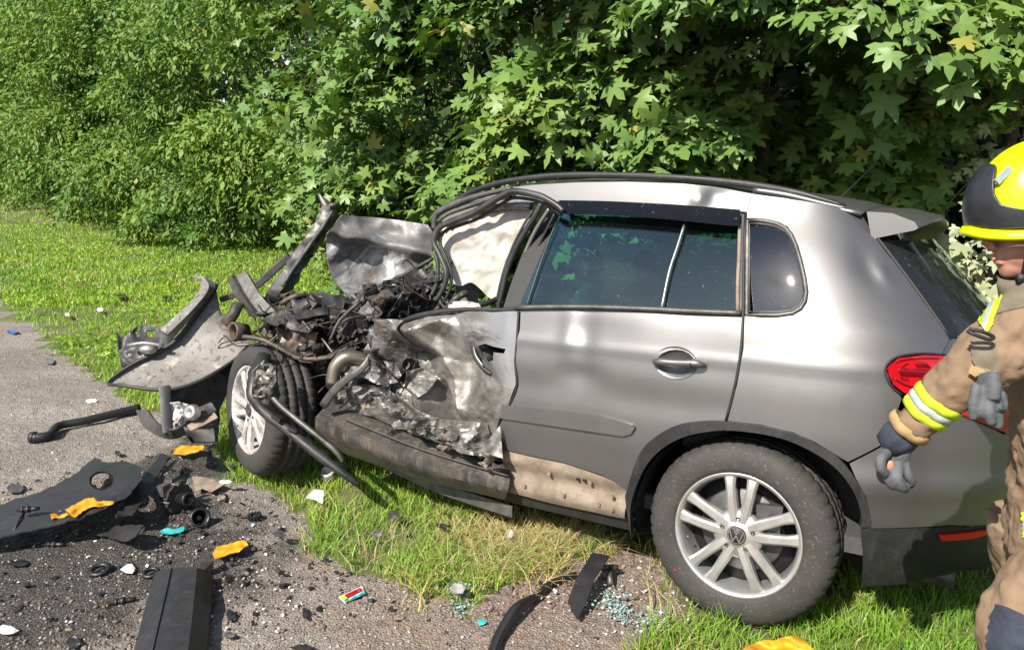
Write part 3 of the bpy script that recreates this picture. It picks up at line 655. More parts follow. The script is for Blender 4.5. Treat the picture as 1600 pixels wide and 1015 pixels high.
tree('box_elder_tree', 'bushy tree with narrow hanging leaflets just behind the raised front of the wreck', g1, U[1] + 23, U[1] + 31.5, 6.2, 2100, 34, .36, .115, 'elder', 1.1, 2.2, tr=.12, big=300)
tree('box_elder_tree', 'box elder with long pale leaflets at the top, left of the maples', g1, U[1] + 31.0, U[1] + 39.5, 5.6, 2000, 34, .32, .105, 'elder', 1.0, 2.0, z0=.3, tr=.11, big=300)
tree('maple_tree', 'maple left of the roof rail with five-lobed leaves above the crumpled hood', g1, U[3] - .2, U[5] - .3, 5.0, 1550, 16, .26, .100, 'maple', .95, 1.9, z0=.4, over=130, ogate=.08, tr=.10, big=300)
tree('maple_tree', 'maple in full sun directly above the middle of the car roof', g1, U[5] - 1.0, U[6] + .6, 4.6, 1400, 16, .25, .102, 'maple', .75, 2.2, z0=.8, over=130, ogate=.05, tr=.10, big=300, gate=gate_r)
tree('maple_tree', 'maple whose lit branch reaches out over the rear of the car', g1, U[6] - .2, U[7] + .5, 4.3, 950, 16, .25, .094, 'maple', .6, 2.2, z0=.9, over=150, ogate=-.12, tr=.09, big=300, gate=gate_r)
tree('maple_tree', 'shaded maple with a bare upright trunk above the firefighter', g1, U[7] + .6, U[8] + 1.4, 4.6, 300, 14, .28, .11, 'maple', -.5, 2.0, z0=1.9, over=330, ogate=-.6, tr=.055, big=150, gate=gate_r, nb=5)
# low broad-leaved weeds in the verge
Cw = []
while len(Cw) < 420:
    d = random.uniform(6, 17); x = d * random.uniform(-.72, .05)
    if verge(x, d) and not behind(x, d, .2) and noise.noise(Vector((x * .7, d * .7, 31))) > .02 - (.25 if behind(x, d, -2.5) else 0): Cw.append((x, d, .05))
Cw = np.array(Cw); fr = leaf_frames(Cw, unit(np.tile([-.3, -.6, .6], (len(Cw), 1))), 16, .16, .055, rnd=.5, upb=1.0, outb=.3); V, Fc = leaf_mesh(fr, ELV, ELF); mesh_obj('verge_weeds', V, Fc, 'leaf_lime', loc=(0, 0, 0), kind='stuff', label='low light green weeds growing in patches among the grass')
# shrubs at the foot of the row
def shrub(label, c, r, h, n, k, size, kind, mat=None, group='low shrubs at the foot of the trees'):
    e = empty('shrub', (c[0], c[1], 0), label, 'shrub', group); mb = MB()
    for i in range(7):
        a = random.uniform(0, 6.28); t = Vector((c[0] + math.cos(a) * r * .7, c[1] + math.sin(a) * r * .7, h * random.uniform(.6, .95))); mb.tube([(c[0], c[1], -.05), (Vector((c[0], c[1], 0)) + t) / 2 + Vector((0, 0, .1)), t], [.018, .012, .005], 6, res=3)
    mb.build('stem', 'twig', e)
    d = unit(rng.normal(size=(n, 3))); d[:, 2] = np.abs(d[:, 2]); rr = rng.uniform(.55, 1.05, n)[:, None]; S = np.array([c[0], c[1], 0.05]) + d * rr * np.array([r, r, h])
    fr = leaf_frames(S, d, k, .2 * r + .08, size, rnd=.55, upb=.6, tipdown=.6); V, Fc = leaf_mesh(fr, *((ML2V, ML2F) if kind == 'maple' else (ELV, ELF) if c[1] < 14 else (EL2V, EL2F)))
    mesh_obj('foliage', V, Fc, mat or 'leaf_elder', e, kind='stuff')
for lb, p, r, h, n, k, s, mt in [('bright yellow-green shrub at the grass edge left of the wreck', (262, 345), 1.3, 1.5, 130, 26, .12, 'leaf_lime'),
    ('small lime green shrub behind the raised bent beam', (395, 380), .75, .9, 100, 24, .085, 'leaf_lime'), ('dark low shrub at the far left end of the grass', (40, 305), 2.0, 1.8, 120, 22, .2, None),
    ('leafy shrub filling the gap behind the hood', (560, 430), .9, 1.0, 110, 24, .085, None), ('mid green shrub at the foot of the row between two lime shrubs', (330, 362), 1.0, 1.2, 110, 24, .11, None)]:
    g = G(*p); shrub(lb, (g.x + r * .35, g.y + r * .4), r, h, n, k, s, 'elder', mt)
for lb, p, d_, n, s_ in [('pale silvery-leaved sapling between the rear glass and the firefighter', (1512, 415), 3.3, 26, .06), ('pale silvery leaves of a sapling just above the helmet', (1572, 250), 4.6, 9, .075)]:
    q = Wd(p[0], p[1], d_); e = empty('sapling', (q.x + .15, q.y, 0), lb, 'sapling', 'pale saplings by the hollow'); MB().tube([(q.x + .15, q.y, -.05), (q.x + .08, q.y, q.z * .6), (q.x, q.y, q.z + .1)], [.012, .009, .004], 6, res=4).build('stem', 'twig', e)
    Cs = np.array([(q.x + random.gauss(0, .08), q.y + random.gauss(0, .08), q.z + random.gauss(0, .13)) for _ in range(n)]); fr = leaf_frames(Cs, unit(np.tile([-.4, -.8, .2], (n, 1))), 4, .09, s_, rnd=.4); V, Fc = leaf_mesh(fr, MLV, MLF); mesh_obj('foliage', V, Fc, 'leaf_pale', e, kind='stuff')
# deep woodland behind the row, its shade painted in as darker leaf green
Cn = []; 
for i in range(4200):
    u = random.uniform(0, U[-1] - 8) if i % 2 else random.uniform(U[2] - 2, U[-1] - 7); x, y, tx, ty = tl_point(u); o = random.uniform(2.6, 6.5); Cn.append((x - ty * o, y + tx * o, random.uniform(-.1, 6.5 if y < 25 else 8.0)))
Cn = np.array(Cn); fr = leaf_frames(Cn, unit(np.tile([-.5, -.7, .1], (len(Cn), 1))), 12, .7, .3, rnd=.5); V, Fc = leaf_mesh(fr, EL2V * np.array([1.8, 1, 1]), EL2F); mesh_obj('woodland', V, Fc, 'leaf_shaded', loc=(0, 0, 0), kind='stuff', label='mass of leaves deep in the wood behind the row of trees, coloured dark for shade')
x, y = 10, 12
for i, (px, d, r, lb) in enumerate([(1556, 7.0, .055, 'slim bare brown trunk standing upright above the helmet'), (1592, 8.0, .05, 'thin trunk in shade at the right edge behind the helmet'), (1420, 8.6, .045, 'thin shaded trunk in the hollow left of the firefighter')]):
    p = Wd(px, 300, d); e = empty('bare_tree', (p.x, p.y, 0), lb, 'tree', 'thin trunks in the hollow'); limb_mb((p.x, p.y, -.1), (p.x + .1, p.y, 6.5), r, r * .7, 7, .8).build('trunk', 'bark', e)
mb = MB()
for i in range(26):
    p = Wd(random.uniform(1330, 1600), random.uniform(120, 420), random.uniform(6.0, 8.0)); q = p + Vector((random.uniform(-.8, .8), random.uniform(-.3, .3), random.uniform(-.2, .9))); mb.tube([p, p.lerp(q, .5) + Vector((0, 0, random.uniform(-.15, .15))), q], [.009, .006, .003], 5, res=3)
mb.build('dead_branches', 'twig', loc=(3.5, 7, 0), kind='stuff', label='thin bare twigs hanging in the dark hollow at the right')
# ================================================================ the wrecked car
def spl(P, n=4): return [tuple(q.xy) for q in crs([Vector((x, y, 0)) for x, y in P], [0] * len(P), n)[0]]
car = empty('wrecked_car', label='grey compact off-road car with its front end torn open and crushed', cat='car', mat=CARM.copy())
def car_dent(s, z):
    d = 0
    a = math.hypot((s - DX) / .16, (z - DZ) / .05); d -= .005 * math.exp(-a * a)
    a = math.hypot((s - DX - .02) / .05, (z - DZ + .07) / .11); d -= .007 * math.exp(-a * a)
    d += .006 * math.exp(-((s - DX + .05) / .04) ** 2 - ((z - DZ + .02) / .09) ** 2)
    a = math.hypot((s - D2X) / .10, (z - D2Z) / .05); d -= .010 * math.exp(-a * a)
    d += .0035 * noise.noise(Vector((s * 4, z * 5, 0)))
    d += .010 * max(0, 1 - abs(z - .985) / .03) ** 1.0 * .5                 # shoulder crease
    d -= .006 * math.exp(-((z - .80) / .07) ** 2)
    return d
DX, DZ = hit(908, 512); D2X, D2Z = hit(905, 585)
FL_OUT = [(979, 772), (1000, 709), (1026, 681), (1060, 663), (1099, 657), (1133, 657), (1189, 664), (1240, 676), (1274, 691), (1309, 713), (1334, 743), (1351, 773), (1360, 818)]
FL_IN = [(989, 838), (988, 786), (1004, 739), (1026, 708), (1060, 685), (1099, 674), (1146, 671), (1210, 680), (1257, 697), (1300, 724), (1330, 760), (1345, 800), (1343, 820)]
door = panel('rear_door', [(814, 482), (900, 482), (1000, 484), (1160, 490), (1157, 545), (1147, 600), (1133, 657), (1099, 658), (1060, 664), (1026, 682), (1000, 710), (981, 765), (940, 742), (880, 722), (783, 701), (780, 665), (797, 632), (808, 600), (804, 555), (812, 515)], 'paint', car, .018, disp=car_dent, holes=[[(1056 + 30 * math.cos(a), 567 + 21 * math.sin(a)) for a in np.linspace(0, 6.283, 17)[:-1]]])
# rubbing strip, lower muddy door skin with clips
panel('rubbing_strip', [(786, 632), (850, 637), (940, 648), (986, 661), (994, 667), (988, 676), (975, 680), (900, 669), (784, 652)], 'paint_dusty', door, .03, out=.014, thick=.014, disp=lambda s, z: car_dent(s, z) * .3)
ls = panel('muddy_door_skin', [(783, 703), (880, 724), (940, 744), (981, 764), (975, 812), (880, 793), (792, 770)], 'mud', car, .02, out=-.008, disp=lambda s, z: .009 * math.sin((z - .3) * 48) + .003 * noise.noise(Vector((s * 12, z * 12, 1))))
for (px, py) in [(797, 727), (859, 739), (820, 758), (881, 772), (936, 787), (957, 774), (957, 795), (923, 753)]:
    s_, z_ = hit(px, py); p = CARM @ SP(s_, z_, .004); n = (CARM @ SP(s_, z_, .05) - p).normalized(); M = n.to_track_quat('Z', 'Y').to_matrix()
    MB().box(p, (.015, .011, .008), M).box(p + n * .002, (.007, .016, .005), M).build('clip', 'mud', ls, smooth=False)
for (px, py) in [(903, 748), (913, 750)]:
    s_, z_ = hit(px, py); p = CARM @ SP(s_, z_, .0); n = (CARM @ SP(s_, z_, .05) - p).normalized()
    MB().lathe([(.0, .001), (.008, .001), (.008, -.012)], Matrix.Translation(p) @ n.to_track_quat('Z', 'Y').to_matrix().to_4x4(), 12).build('hole', 'black', ls)
panel('sill', [(640, 700), (792, 772), (880, 795), (976, 814), (990, 838), (880, 812), (780, 788), (640, 740)], 'trim', car, .04, out=-.03, thick=.05)
# rear quarter with the side window opening
QW = [(1168, 346), (1184, 346), (1200, 348), (1216, 352), (1228, 359), (1236, 369), (1243, 385), (1250, 408), (1256, 434), (1259, 455), (1257, 470), (1250, 481), (1238, 488), (1216, 491), (1190, 491), (1168, 491)]
SIL = [(1262, 316), (1346, 333)]
DDX, DDZ = hit(1358, 415)
def qd(s, z): return .005 * max(0, 1 - abs(z - 1.0) / .035) + .0025 * noise.noise(Vector((s * 3, z * 3, 5))) - .010 * math.exp(-(math.hypot(s - DDX, z - DDZ) / .07) ** 2) + .008 * math.exp(-(math.hypot(s - DDX - .05, z - DDZ + .02) / .035) ** 2)
quarter = panel('rear_quarter', [(1164, 494), (1162, 545), (1152, 600), (1137, 657), (1189, 663), (1240, 675), (1274, 690), (1309, 712), (1325, 721), (1379, 693), (1409, 622), (1392, 600), (1382, 575), (1400, 559), (1440, 553), (1470, 555), (1484, 526), (1440, 466), (1400, 412), (1369, 372), (1346, 334), (1300, 322), (1240, 312), (1175, 303), (1167, 332)], 'paint', car, .022, holes=[QW], disp=qd)
def strip(name, pts, w, mat, par, out=.004, r=None, closed=False, sq=None, seg=8, res=3, on='body'):
    P = []
    for p in pts:
        s_, z_ = hit(*p); P.append(CARM @ SP(s_, z_, out))
    if closed: P.append(P[0])
    return MB().tube(P, w, seg, sq=sq, res=res).build(name, mat, par)
# glazing: frames, panes
QG = hit(1224, 428)
panel('quarter_glass', [(1163, 342), (1202, 344), (1231, 354), (1248, 385), (1262, 432), (1264, 470), (1246, 492), (1215, 496), (1163, 495)], 'quarter_glass_mat', car, .03, out=-.016, thick=.004, disp=lambda s, z: .10 * (z - QG[1]) - .42 * (z - QG[1]) ** 2 - .35 * (s - QG[0]) ** 2 + .012)
QS = [hit(*p) for p in QW]
for r_, o_2, m_2, k_2 in ((.0085, .003, 'steel_dark', 1.02), (.005, .0, 'seal', .95)):
    cs_ = (sum(q[0] for q in QS) / len(QS), sum(q[1] for q in QS) / len(QS)); MB().tube([CARM @ SP(cs_[0] + (q[0] - cs_[0]) * k_2, cs_[1] + (q[1] - cs_[1]) * k_2, o_2) for q in QS + QS[:2]], r_, 8).build('glass_frame' if r_ > .006 else 'window_seal', m_2, car)
dg = panel('door_glass', [(806, 482), (872, 330), (960, 332), (1072, 338), (1160, 344), (1158, 493), (1000, 487)], 'glass', car, .05, out=-.022, thick=.005)
strip('waist_moulding', [(806, 481), (900, 480), (1000, 483), (1080, 487), (1159, 490)], .013, 'steel_dark', car, .009, sq=(1.0, .7, .6))
strip('window_divider', [(1069, 350), (1058, 385), (1045, 425), (1033, 484)], .0105, 'steel', car, -.008, sq=(.5, 1.0, .6))
strip('window_divider', [(868, 345), (850, 390), (833, 440), (820, 480)], .005, 'trim', car, -.010)
panel('door_pillar', [(1155, 334), (1166, 335), (1164, 490), (1154, 490)], 'trim', car, .03, out=.0, thick=.01)
strip('door_pillar_trim', [(1156, 352), (1155, 400), (1153, 440), (1153, 488)], .007, 'mud', car, .003)
strip('door_gap', [(1165, 333), (1162, 420), (1161, 494), (1158, 545), (1149, 600), (1134.5, 657)], .0055, 'black', car, .001)
panel('wind_deflector', spl([(878, 318), (960, 320), (1080, 327), (1159, 334)], 5) + spl([(1158, 357), (1145, 359), (1060, 350), (980, 343), (884, 338)], 5), 'visor', car, .014, out=.030, thick=.003, disp=lambda s, z: 0)
# black wheel arch flare, arch liner
panel('wheel_arch_flare', spl(FL_OUT) + spl(FL_IN[::-1]), 'trim', car, .014, out=.016, thick=.03)
wc = Vector((0, 0, .35))
arch = [SP(*hit(*p), -.02) for p in [(992, 836)] + [(x, y + 4) for x, y in FL_IN[1:]]]
V = []; 
for p in arch: V += [CARM @ p, CARM @ Vector((p.x, -.45, p.z))]
mesh_obj('arch_liner', V, [(2 * i, 2 * i + 2, 2 * i + 3, 2 * i + 1) for i in range(len(arch) - 1)], 'black', car)
mesh_obj('inner_arch', [CARM @ Vector(p) for p in [(-.6, -.45, .2), (.6, -.45, .2), (.6, -.45, .9), (-.6, -.45, .9)]], [(0, 1, 2, 3)], 'black', car)
# tail lamp
lamp = panel('tail_lamp', [(1384, 575), (1400, 560), (1440, 555), (1480, 557), ('s', .86, 1.0), ('s', .90, .86), ('s', .82, .80), (1428, 620), (1408, 612), (1393, 600)], 'lamp_red', car, .03, out=.006, thick=.03, disp=lambda s, z: .012)
strip('lamp_seal', [(1409, 617), (1391, 601), (1382, 576), (1399, 558), (1440, 552), (1478, 555)], .004, 'black', car, .004)
panel('lamp_band', [(1418, 590), (1450, 588), (1480, 592), (1480, 600), (1440, 600), (1418, 598)], 'orange_plastic', lamp, .03, out=.005, thick=.004) if False else None
panel('lamp_segment', [(1400, 578), (1412, 568), (1440, 566), (1452, 576), (1448, 592), (1424, 598), (1406, 592)], 'lamp_dark', lamp, .012, out=.020, thick=.004, disp=lambda s, z: .003 * math.sin(z * 400))
strip('lamp_rib', [(1392, 590), (1420, 604), (1460, 608), (1500, 600)], .003, 'lamp_dark', lamp, .021); strip('lamp_rib', [(1396, 566), (1420, 561), (1460, 560)], .0025, 'lamp_dark', lamp, .020)
tg = panel('tailgate', [(1484, 528), (1472, 556), ('s', .86, 1.01), ('s', .90, .86), ('s', .84, .79), ('s', 1.3, .77), ('s', 1.3, 1.10)], 'paint', car, .05, out=-.006)
panel('rear_glass', [(1371, 374), (1402, 414), (1440, 466), (1485, 527), ('s', 1.0, 1.12), ('s', 1.3, 1.12), ('s', 1.3, 1.47), ('s', 1.0, 1.46), ('s', .8, 1.45)], 'rear_glass_mat', car, .05, out=-.004, thick=.005)
strip('rear_glass_seal', [(1366, 366), (1401, 411), (1441, 465), (1485, 528)], .006, 'black', car, .001)
# rear bumper: painted skin, dark lower apron, reflector
bu = panel('rear_bumper', [(1327, 722), (1380, 695), (1412, 640), (1428, 622), ('s', .60, .87), ('s', .80, .80), ('s', 1.0, .76), ('s', 1.3, .76), ('s', 1.3, .485), ('s', .8, .485), (1480, 817), (1420, 821), (1345, 822), (1361, 816), (1352, 773), (1336, 743)], 'paint', car, .03, out=.010, disp=lambda s, z: .012 * math.exp(-((z - .62) / .05) ** 2))
ap = panel('bumper_apron', [(1344, 823), (1420, 823), (1480, 820), ('s', .8, .48), ('s', 1.3, .48), ('s', 1.3, .31), ('s', .90, .29), (1500, 888), (1440, 902), (1400, 910), (1345, 912)], 'trim', car, .03, out=.008, disp=lambda s, z: .012 * (z - .25))
panel('reflector', [(1462, 831), (1500, 828), (1541, 821), (1543, 826), (1510, 836), (1465, 839)], 'reflector_red', ap, .02, out=.022, thick=.008)
MB().tube([C(.35, -.45, .22), C(.70, -.45, .22)], .045, 14).build('silencer', 'steel_dark', car)
# roof
EDPX = [(690, 342), (705, 328), (735, 309), (780, 295), (830, 289), (900, 285), (979, 284), (1066, 287), (1120, 293), (1175, 304), (1240, 312), (1300, 322), (1346, 333)]
ED = [K(x, y, -.615) for x, y in EDPX]
rx = [p.x for p in ED]; rzz = [p.z for p in ED]
def edz(x): return float(np.interp(x, rx, rzz))
xs_ = np.linspace(rx[0], rx[-1], 46); ys_ = np.linspace(-1, 1, 33); V = []; Fc = []
for i, x in enumerate(xs_):
    for j, y in enumerate(ys_):
        V.append(CARM @ Vector((x + .05 * (1 - y * y) * ((x - rx[0]) / 1.7 * 2 - 1), y * .615, edz(x) + .055 * (1 - abs(y) ** 3))))
for i in range(45):
    for j in range(32): a = i * 33 + j; Fc.append((a, a + 33, a + 34, a + 1))
roof = mesh_obj('roof', V, Fc, 'paint', car)
so_ = roof.modifiers.new('thick', 'SOLIDIFY'); so_.thickness = .012
def rd(s, z): 
    a = (s - RDX); e = math.exp(-((a) / .035) ** 2 - ((z - RDZ) / .035) ** 2); f = math.exp(-((a - .06) / .06) ** 2 - ((z - RDZ) / .03) ** 2); return -.022 * e + .012 * f
RDX, RDZ = hit(1092, 308)
panel('roof_side', [(822, 318), (878, 317), (1000, 321), (1100, 328), (1166, 334), (1174, 303), (1120, 293), (1066, 287), (979, 284.5), (900, 285.5), (830, 290), (780, 296), (735, 310), (705, 330), (690, 345), (700, 352), (720, 335), (760, 318)], 'paint', car, .018, disp=rd)
strip('roof_drip_seal', [(830, 318), (880, 316), (1000, 320), (1100, 327), (1166, 333)], .004, 'black', car, .003)
# roof rail with end feet
RP = [(700, 322), (735, 301), (780, 286), (840, 277), (900, 273.5), (1000, 275), (1100, 281), (1180, 290), (1250, 303), (1321, 322)]
rail = MB().tube([KW(x, y, -.60) for x, y in RP], [.014, .017, .019, .019, .019, .019, .020, .020, .020, .008], 10, sq=(1.0, .75, .6), res=4).build('roof_rail', 'trim', car)
MB().tube([KW(x, y, -.605) for x, y in [(1178, 297), (1230, 305), (1290, 319), (1322, 325)]], [.017, .019, .014, .006], 10, sq=(1, .7, .7), res=4).build('rail_foot', 'paint', rail)
MB().tube([KW(x, y, -.605) for x, y in [(808, 292), (811, 283)]], .010, 8).build('rail_foot', 'trim', rail)
MB().tube([C(x, .60, z + .0) for x, z in [(K(px, py, -.60).x, K(px, py, -.60).z - .02) for px, py in RP]], .014, 10, res=3).build('roof_rail', 'trim', car)
# spoiler, aerial
V = []; prof = [(.0, .0), (.10, -.004), (.19, -.028), (.205, -.045), (.19, -.052), (.05, -.075), (.03, -.085)]
a0 = K(1350, 333, -.60); n_s = 24
for j in range(n_s + 1):
    y = -.615 + 1.23 * j / n_s; k = 1 - abs(y / .62) ** 4 * .18; zc = .045 * (1 - abs(y / .62) ** 2.5)
    for (dx, dz) in prof: V.append(C(a0.x + .01 + dx * k + .03 * (1 - (y / .62) ** 2), y, a0.z + .004 + dz * (1 + .25 * abs(y / .62) ** 3) + zc))
m = len(prof); Fc = [(i * m + j, (i + 1) * m + j, (i + 1) * m + (j + 1) % m, i * m + (j + 1) % m) for i in range(n_s) for j in range(m)] + [tuple(range(m)), tuple(range(n_s * m, n_s * m + m))[::-1]]
flat_angle(mesh_obj('spoiler', V, Fc, 'paint', car), 40)
a0 = Wd(1312, 310, 3.35); a1 = Wd(1372, 252, 3.75)
an = MB().tube([a0 + Vector((0, 0, -.01)), a0, a0.lerp(a1, .98)], [.009, .004, .002], 8).build('aerial', 'black', car)
MB().ell(Wd(1303, 312, 3.36), (.035, .02, .012)).build('aerial_base', 'paint', an)
# wheels -----------------------------------------------------------------
def wheel(name, M, dirty=False, R=.345, W=.225, par=car):
    """local: Z outward along the axle, origin at hub face centre"""
    NS = 240; tw = -.125
    prof = [(.225, -.012), (.232, .004), (.25, .010), (.285, .012), (.31, .004), (.328, -.008), (.340, -.024), (.345, -.045), (.345, -.070), (.337, -.072), (.337, -.080), (.346, -.082), (.347, -.118), (.338, -.120), (.338, -.128), (.347, -.130), (.346, -.166), (.337, -.168), (.337, -.176), (.345, -.178), (.344, -.20), (.335, -.222), (.315, -.238), (.28, -.243), (.24, -.235), (.22, -.225)]
    def mod(k, j, r, h):
        if j in (6, 7, 8) and k % 5 == 0: r -= .006
        if j in (19, 20, 21) and (k + 2) % 5 == 0: r -= .006
        if j in (11, 12, 15, 16) and (k % 4 == 0): r -= .003
        if j == 4: r += .0015 * (1 if k % 2 else 0)
        return r, h
    ty = MB().lathe(prof, M, NS, mod).build(name, 'tyre', par)
    al = 'alloy_dirty' if dirty else 'alloy'
    rim = MB().lathe([(.200, -.19), (.205, -.05), (.213, -.012), (.219, -.002), (.226, .004), (.233, .003), (.236, -.004), (.232, -.012), (.222, -.018)], M, 96).build('rim', al, ty)
    sp = MB()
    for k in range(5):
        for sgn in (-1, 1):
            a = math.radians(90 + 72 * k); e = Vector((math.cos(a), math.sin(a), 0)); q = Vector((-e.y, e.x, 0)) * sgn
            secs = [(.045, .016, .018, -.006, .040), (.085, .0235, .0195, -.003, .036), (.13, .031, .0185, -.001, .030), (.175, .038, .018, -.002, .026), (.205, .042, .022, -.004, .024), (.219, .044, .028, -.007, .02)]
            V = []
            for (r, o, hw, top, dp) in secs:
                c = e * r + q * o
                for (u, w) in ((-hw, top - dp), (-hw * .98, top - .008), (-hw * .55, top), (hw * .55, top), (hw * .98, top - .008), (hw, top - dp)):
                    V.append(M @ (c + q * u + Vector((0, 0, w))))
            n = 6; Fc = [(i * n + j, i * n + (j + 1) % n, (i + 1) * n + (j + 1) % n, (i + 1) * n + j) for i in range(len(secs) - 1) for j in range(n)] + [tuple(range(n)), tuple(range(30, 36))]
            if sgn < 0: Fc = [f[::-1] for f in Fc]
            sp.add(V, Fc)
    s = sp.build('spokes', al, rim, flat=30)
    hub = MB().lathe([(.0, .0), (.03, .0), (.034, -.004), (.038, -.006), (.080, -.010), (.092, -.02), (.092, -.05), (0, -.05)], M, 60).build('hub', al, rim)
    cap = MB()
    cap.lathe([(0, .001), (.034, .001), (.034, -.004)], M, 40)
    cap.build('centre_cap', 'trim', rim)
    em = MB().lathe([(.0285, .0025), (.0315, .0025), (.0315, .001), (.0285, .001)], M, 40)
    def bar(x0, y0, x1, y1, w=.0036):
        a = Vector((x0, y0, .0022)) ; b = Vector((x1, y1, .0022)); d = (b - a).normalized(); n_ = Vector((-d.y, d.x, 0)) * w / 2
        V = [M @ (p + o + Vector((0, 0, z))) for z in (-.001, .0006) for p, o in ((a, n_), (a, -n_), (b, -n_), (b, n_))]
        em.add(V, [(0, 1, 2, 3), (4, 7, 6, 5), (0, 4, 5, 1), (1, 5, 6, 2), (2, 6, 7, 3), (3, 7, 4, 0)])
    u = .0285
    bar(-.42 * u, .9 * u, 0, .12 * u); bar(.42 * u, .9 * u, 0, .12 * u)
    bar(-.86 * u, .5 * u, -.42 * u, -.85 * u); bar(-.42 * u, -.85 * u, 0, .0); bar(0, 0, .42 * u, -.85 * u); bar(.42 * u, -.85 * u, .86 * u, .5 * u)
    em.build('emblem', 'steel', rim, smooth=False)
    for k in range(5):
        a = math.radians(90 + 72 * k); p = M @ Matrix.Translation((.059 * math.cos(a), .059 * math.sin(a), -.012))
        MB().lathe([(0, .004), (.004, .004), (.0045, .008), (.008, .009), (.0095, .004), (.0095, -.002)], p, 6).build('wheel_bolt', 'steel_dark', rim, smooth=False)
        MB().lathe([(.0105, .0015), (.0125, .0045), (.0145, .0015)], p, 20).build('bolt_seat', al, rim)
    MB().lathe([(.0, -.075), (.150, -.075), (.155, -.08), (.155, -.095), (.09, -.096)], M, 48).build('brake_disc', 'brake_grey', ty)
    MB().box(M @ Vector((.10, .06, -.07)), (.09, .12, .06), M.to_3x3(), .006).build('brake_caliper', 'brake_grey', ty, smooth=False)
    MB().lathe([(0, -.10), (.20, -.10), (.205, -.20), (0, -.21)], M, 40).build('wheel_back', 'black', ty)
    MB().lathe([(0, .012), (.0028, .012), (.003, 0)], M @ Matrix.Translation((-.178, -.045, -.004)), 8).build('valve', 'steel', rim)
    return ty
def wmatrix(c, axis, roll=0):
    z = axis.normalized(); up = Vector((0, 0, 1)); x = up.cross(z).normalized(); y = z.cross(x)
    return Matrix.Translation(c) @ Matrix(((x.x, y.x, z.x), (x.y, y.y, z.y), (x.z, y.z, z.z))).to_4x4() @ Matrix.Rotation(roll, 4, 'Z')
ax_r = (CARM.to_3x3() @ Vector((0, -1, 0)))
rw = wheel('rear_wheel', wmatrix(C(0.005, -.885, .350), ax_r, math.radians(1)))
M_ = wmatrix(C(0.005, -.885, .350), ax_r)
MB().lathe([(0, .0135), (.0055, .0135), (.0055, .012)], M_ @ Matrix.Translation((-.215, -.19, -.0005)), 14).build('paint_dot', 'lamp_red', rw)
fr_ax = Vector((-.75, -.62, .12)); fwc = Wd(388, 640, 4.02)
fw = wheel('front_wheel', wmatrix(fwc, fr_ax, .45), dirty=True, par=car)
for nm, p in (('rear_wheel', (0, .885, .35)), ('front_wheel', (-2.35, .86, .33))):
    MB().lathe([(0, 0), (.2, .0), (.23, .01), (.30, .012), (.345, -.04), (.345, -.19), (.30, -.235), (0, -.23)], wmatrix(C(*p), -ax_r), 64).build(nm, 'tyre', car)
# inside: floor, seats, far side with curtain airbag
fl = MB(); fl.box(C(-.50, 0, .36), (1.9, 1.5, .06), CARM.to_3x3()); fl.box(C(.30, 0, .58), (.62, 1.1, .40), CARM.to_3x3()); fl.build('floor_pan', 'interior', car, smooth=False)
for sy in (-.36, .36):
    se = MB(); se.ell(C(-.12, sy, .86), (.10, .29, .40), (CARM @ Matrix.Rotation(.25, 4, 'Y')).to_3x3()); se.ell(C(-.42, sy, .64), (.3, .29, .11), CARM.to_3x3()); st_ = se.build('rear_seat', 'seat_fabric', car); MB().ell(C(-.02, sy, 1.29), (.05, .13, .09), CARM.to_3x3()).build('headrest', 'seat_fabric', st_)
    se = MB(); se.ell(C(-1.0, sy, .88), (.10, .26, .38), (CARM @ Matrix.Rotation(.3, 4, 'Y')).to_3x3()); se.ell(C(-1.3, sy, .62), (.28, .25, .1), CARM.to_3x3()); st_ = se.build('front_seat', 'seat_fabric', car); MB().ell(C(-.9, sy, 1.30), (.05, .13, .09), CARM.to_3x3()).build('headrest', 'seat_fabric', st_)
def far(name, poly, mat, out=0, holes=(), par=car, **k):
    uv, tri = triangulate(poly, .05, holes); P = [CARM @ SP(s, z, out, side=1) for s, z in uv]; return shell(name, uv, tri, P, mat, par, .012, **k)
far('far_side', [(-1.5, .3), (-.45, .3), (-.4, .55), (-.2, .75), (.2, .75), (.4, .55), (.45, .3), (1.3, .33), (1.3, 1.10), (.72, 1.12), (.6, 1.3), (.5, 1.5), (.3, 1.55), (-1.2, 1.58), (-1.5, 1.5)], 'paint', holes=[[(-1.4, 1.12), (-.98, 1.12), (-.98, 1.5), (-1.35, 1.48)], [(-.9, 1.12), (-.12, 1.12), (-.12, 1.5), (-.9, 1.5)], [(-.05, 1.12), (.3, 1.12), (.22, 1.46), (-.05, 1.5)]])
far('curtain_airbag', [(-.92, 1.10), (-.13, 1.10), (-.13, 1.44), (-.92, 1.47)], 'curtain_cloth', -.07)
far('curtain_airbag', [(-.12, 1.12), (.3, 1.12), (.2, 1.42), (-.12, 1.44)], 'curtain_cloth', -.07)
far('curtain_airbag', [(-1.42, 1.10), (-.93, 1.10), (-.93, 1.46), (-1.36, 1.44)], 'curtain_cloth', -.06)
far('far_door_glass', [(-.9, 1.12), (-.12, 1.12), (-.12, 1.5), (-.9, 1.5)], 'glass', -.012)
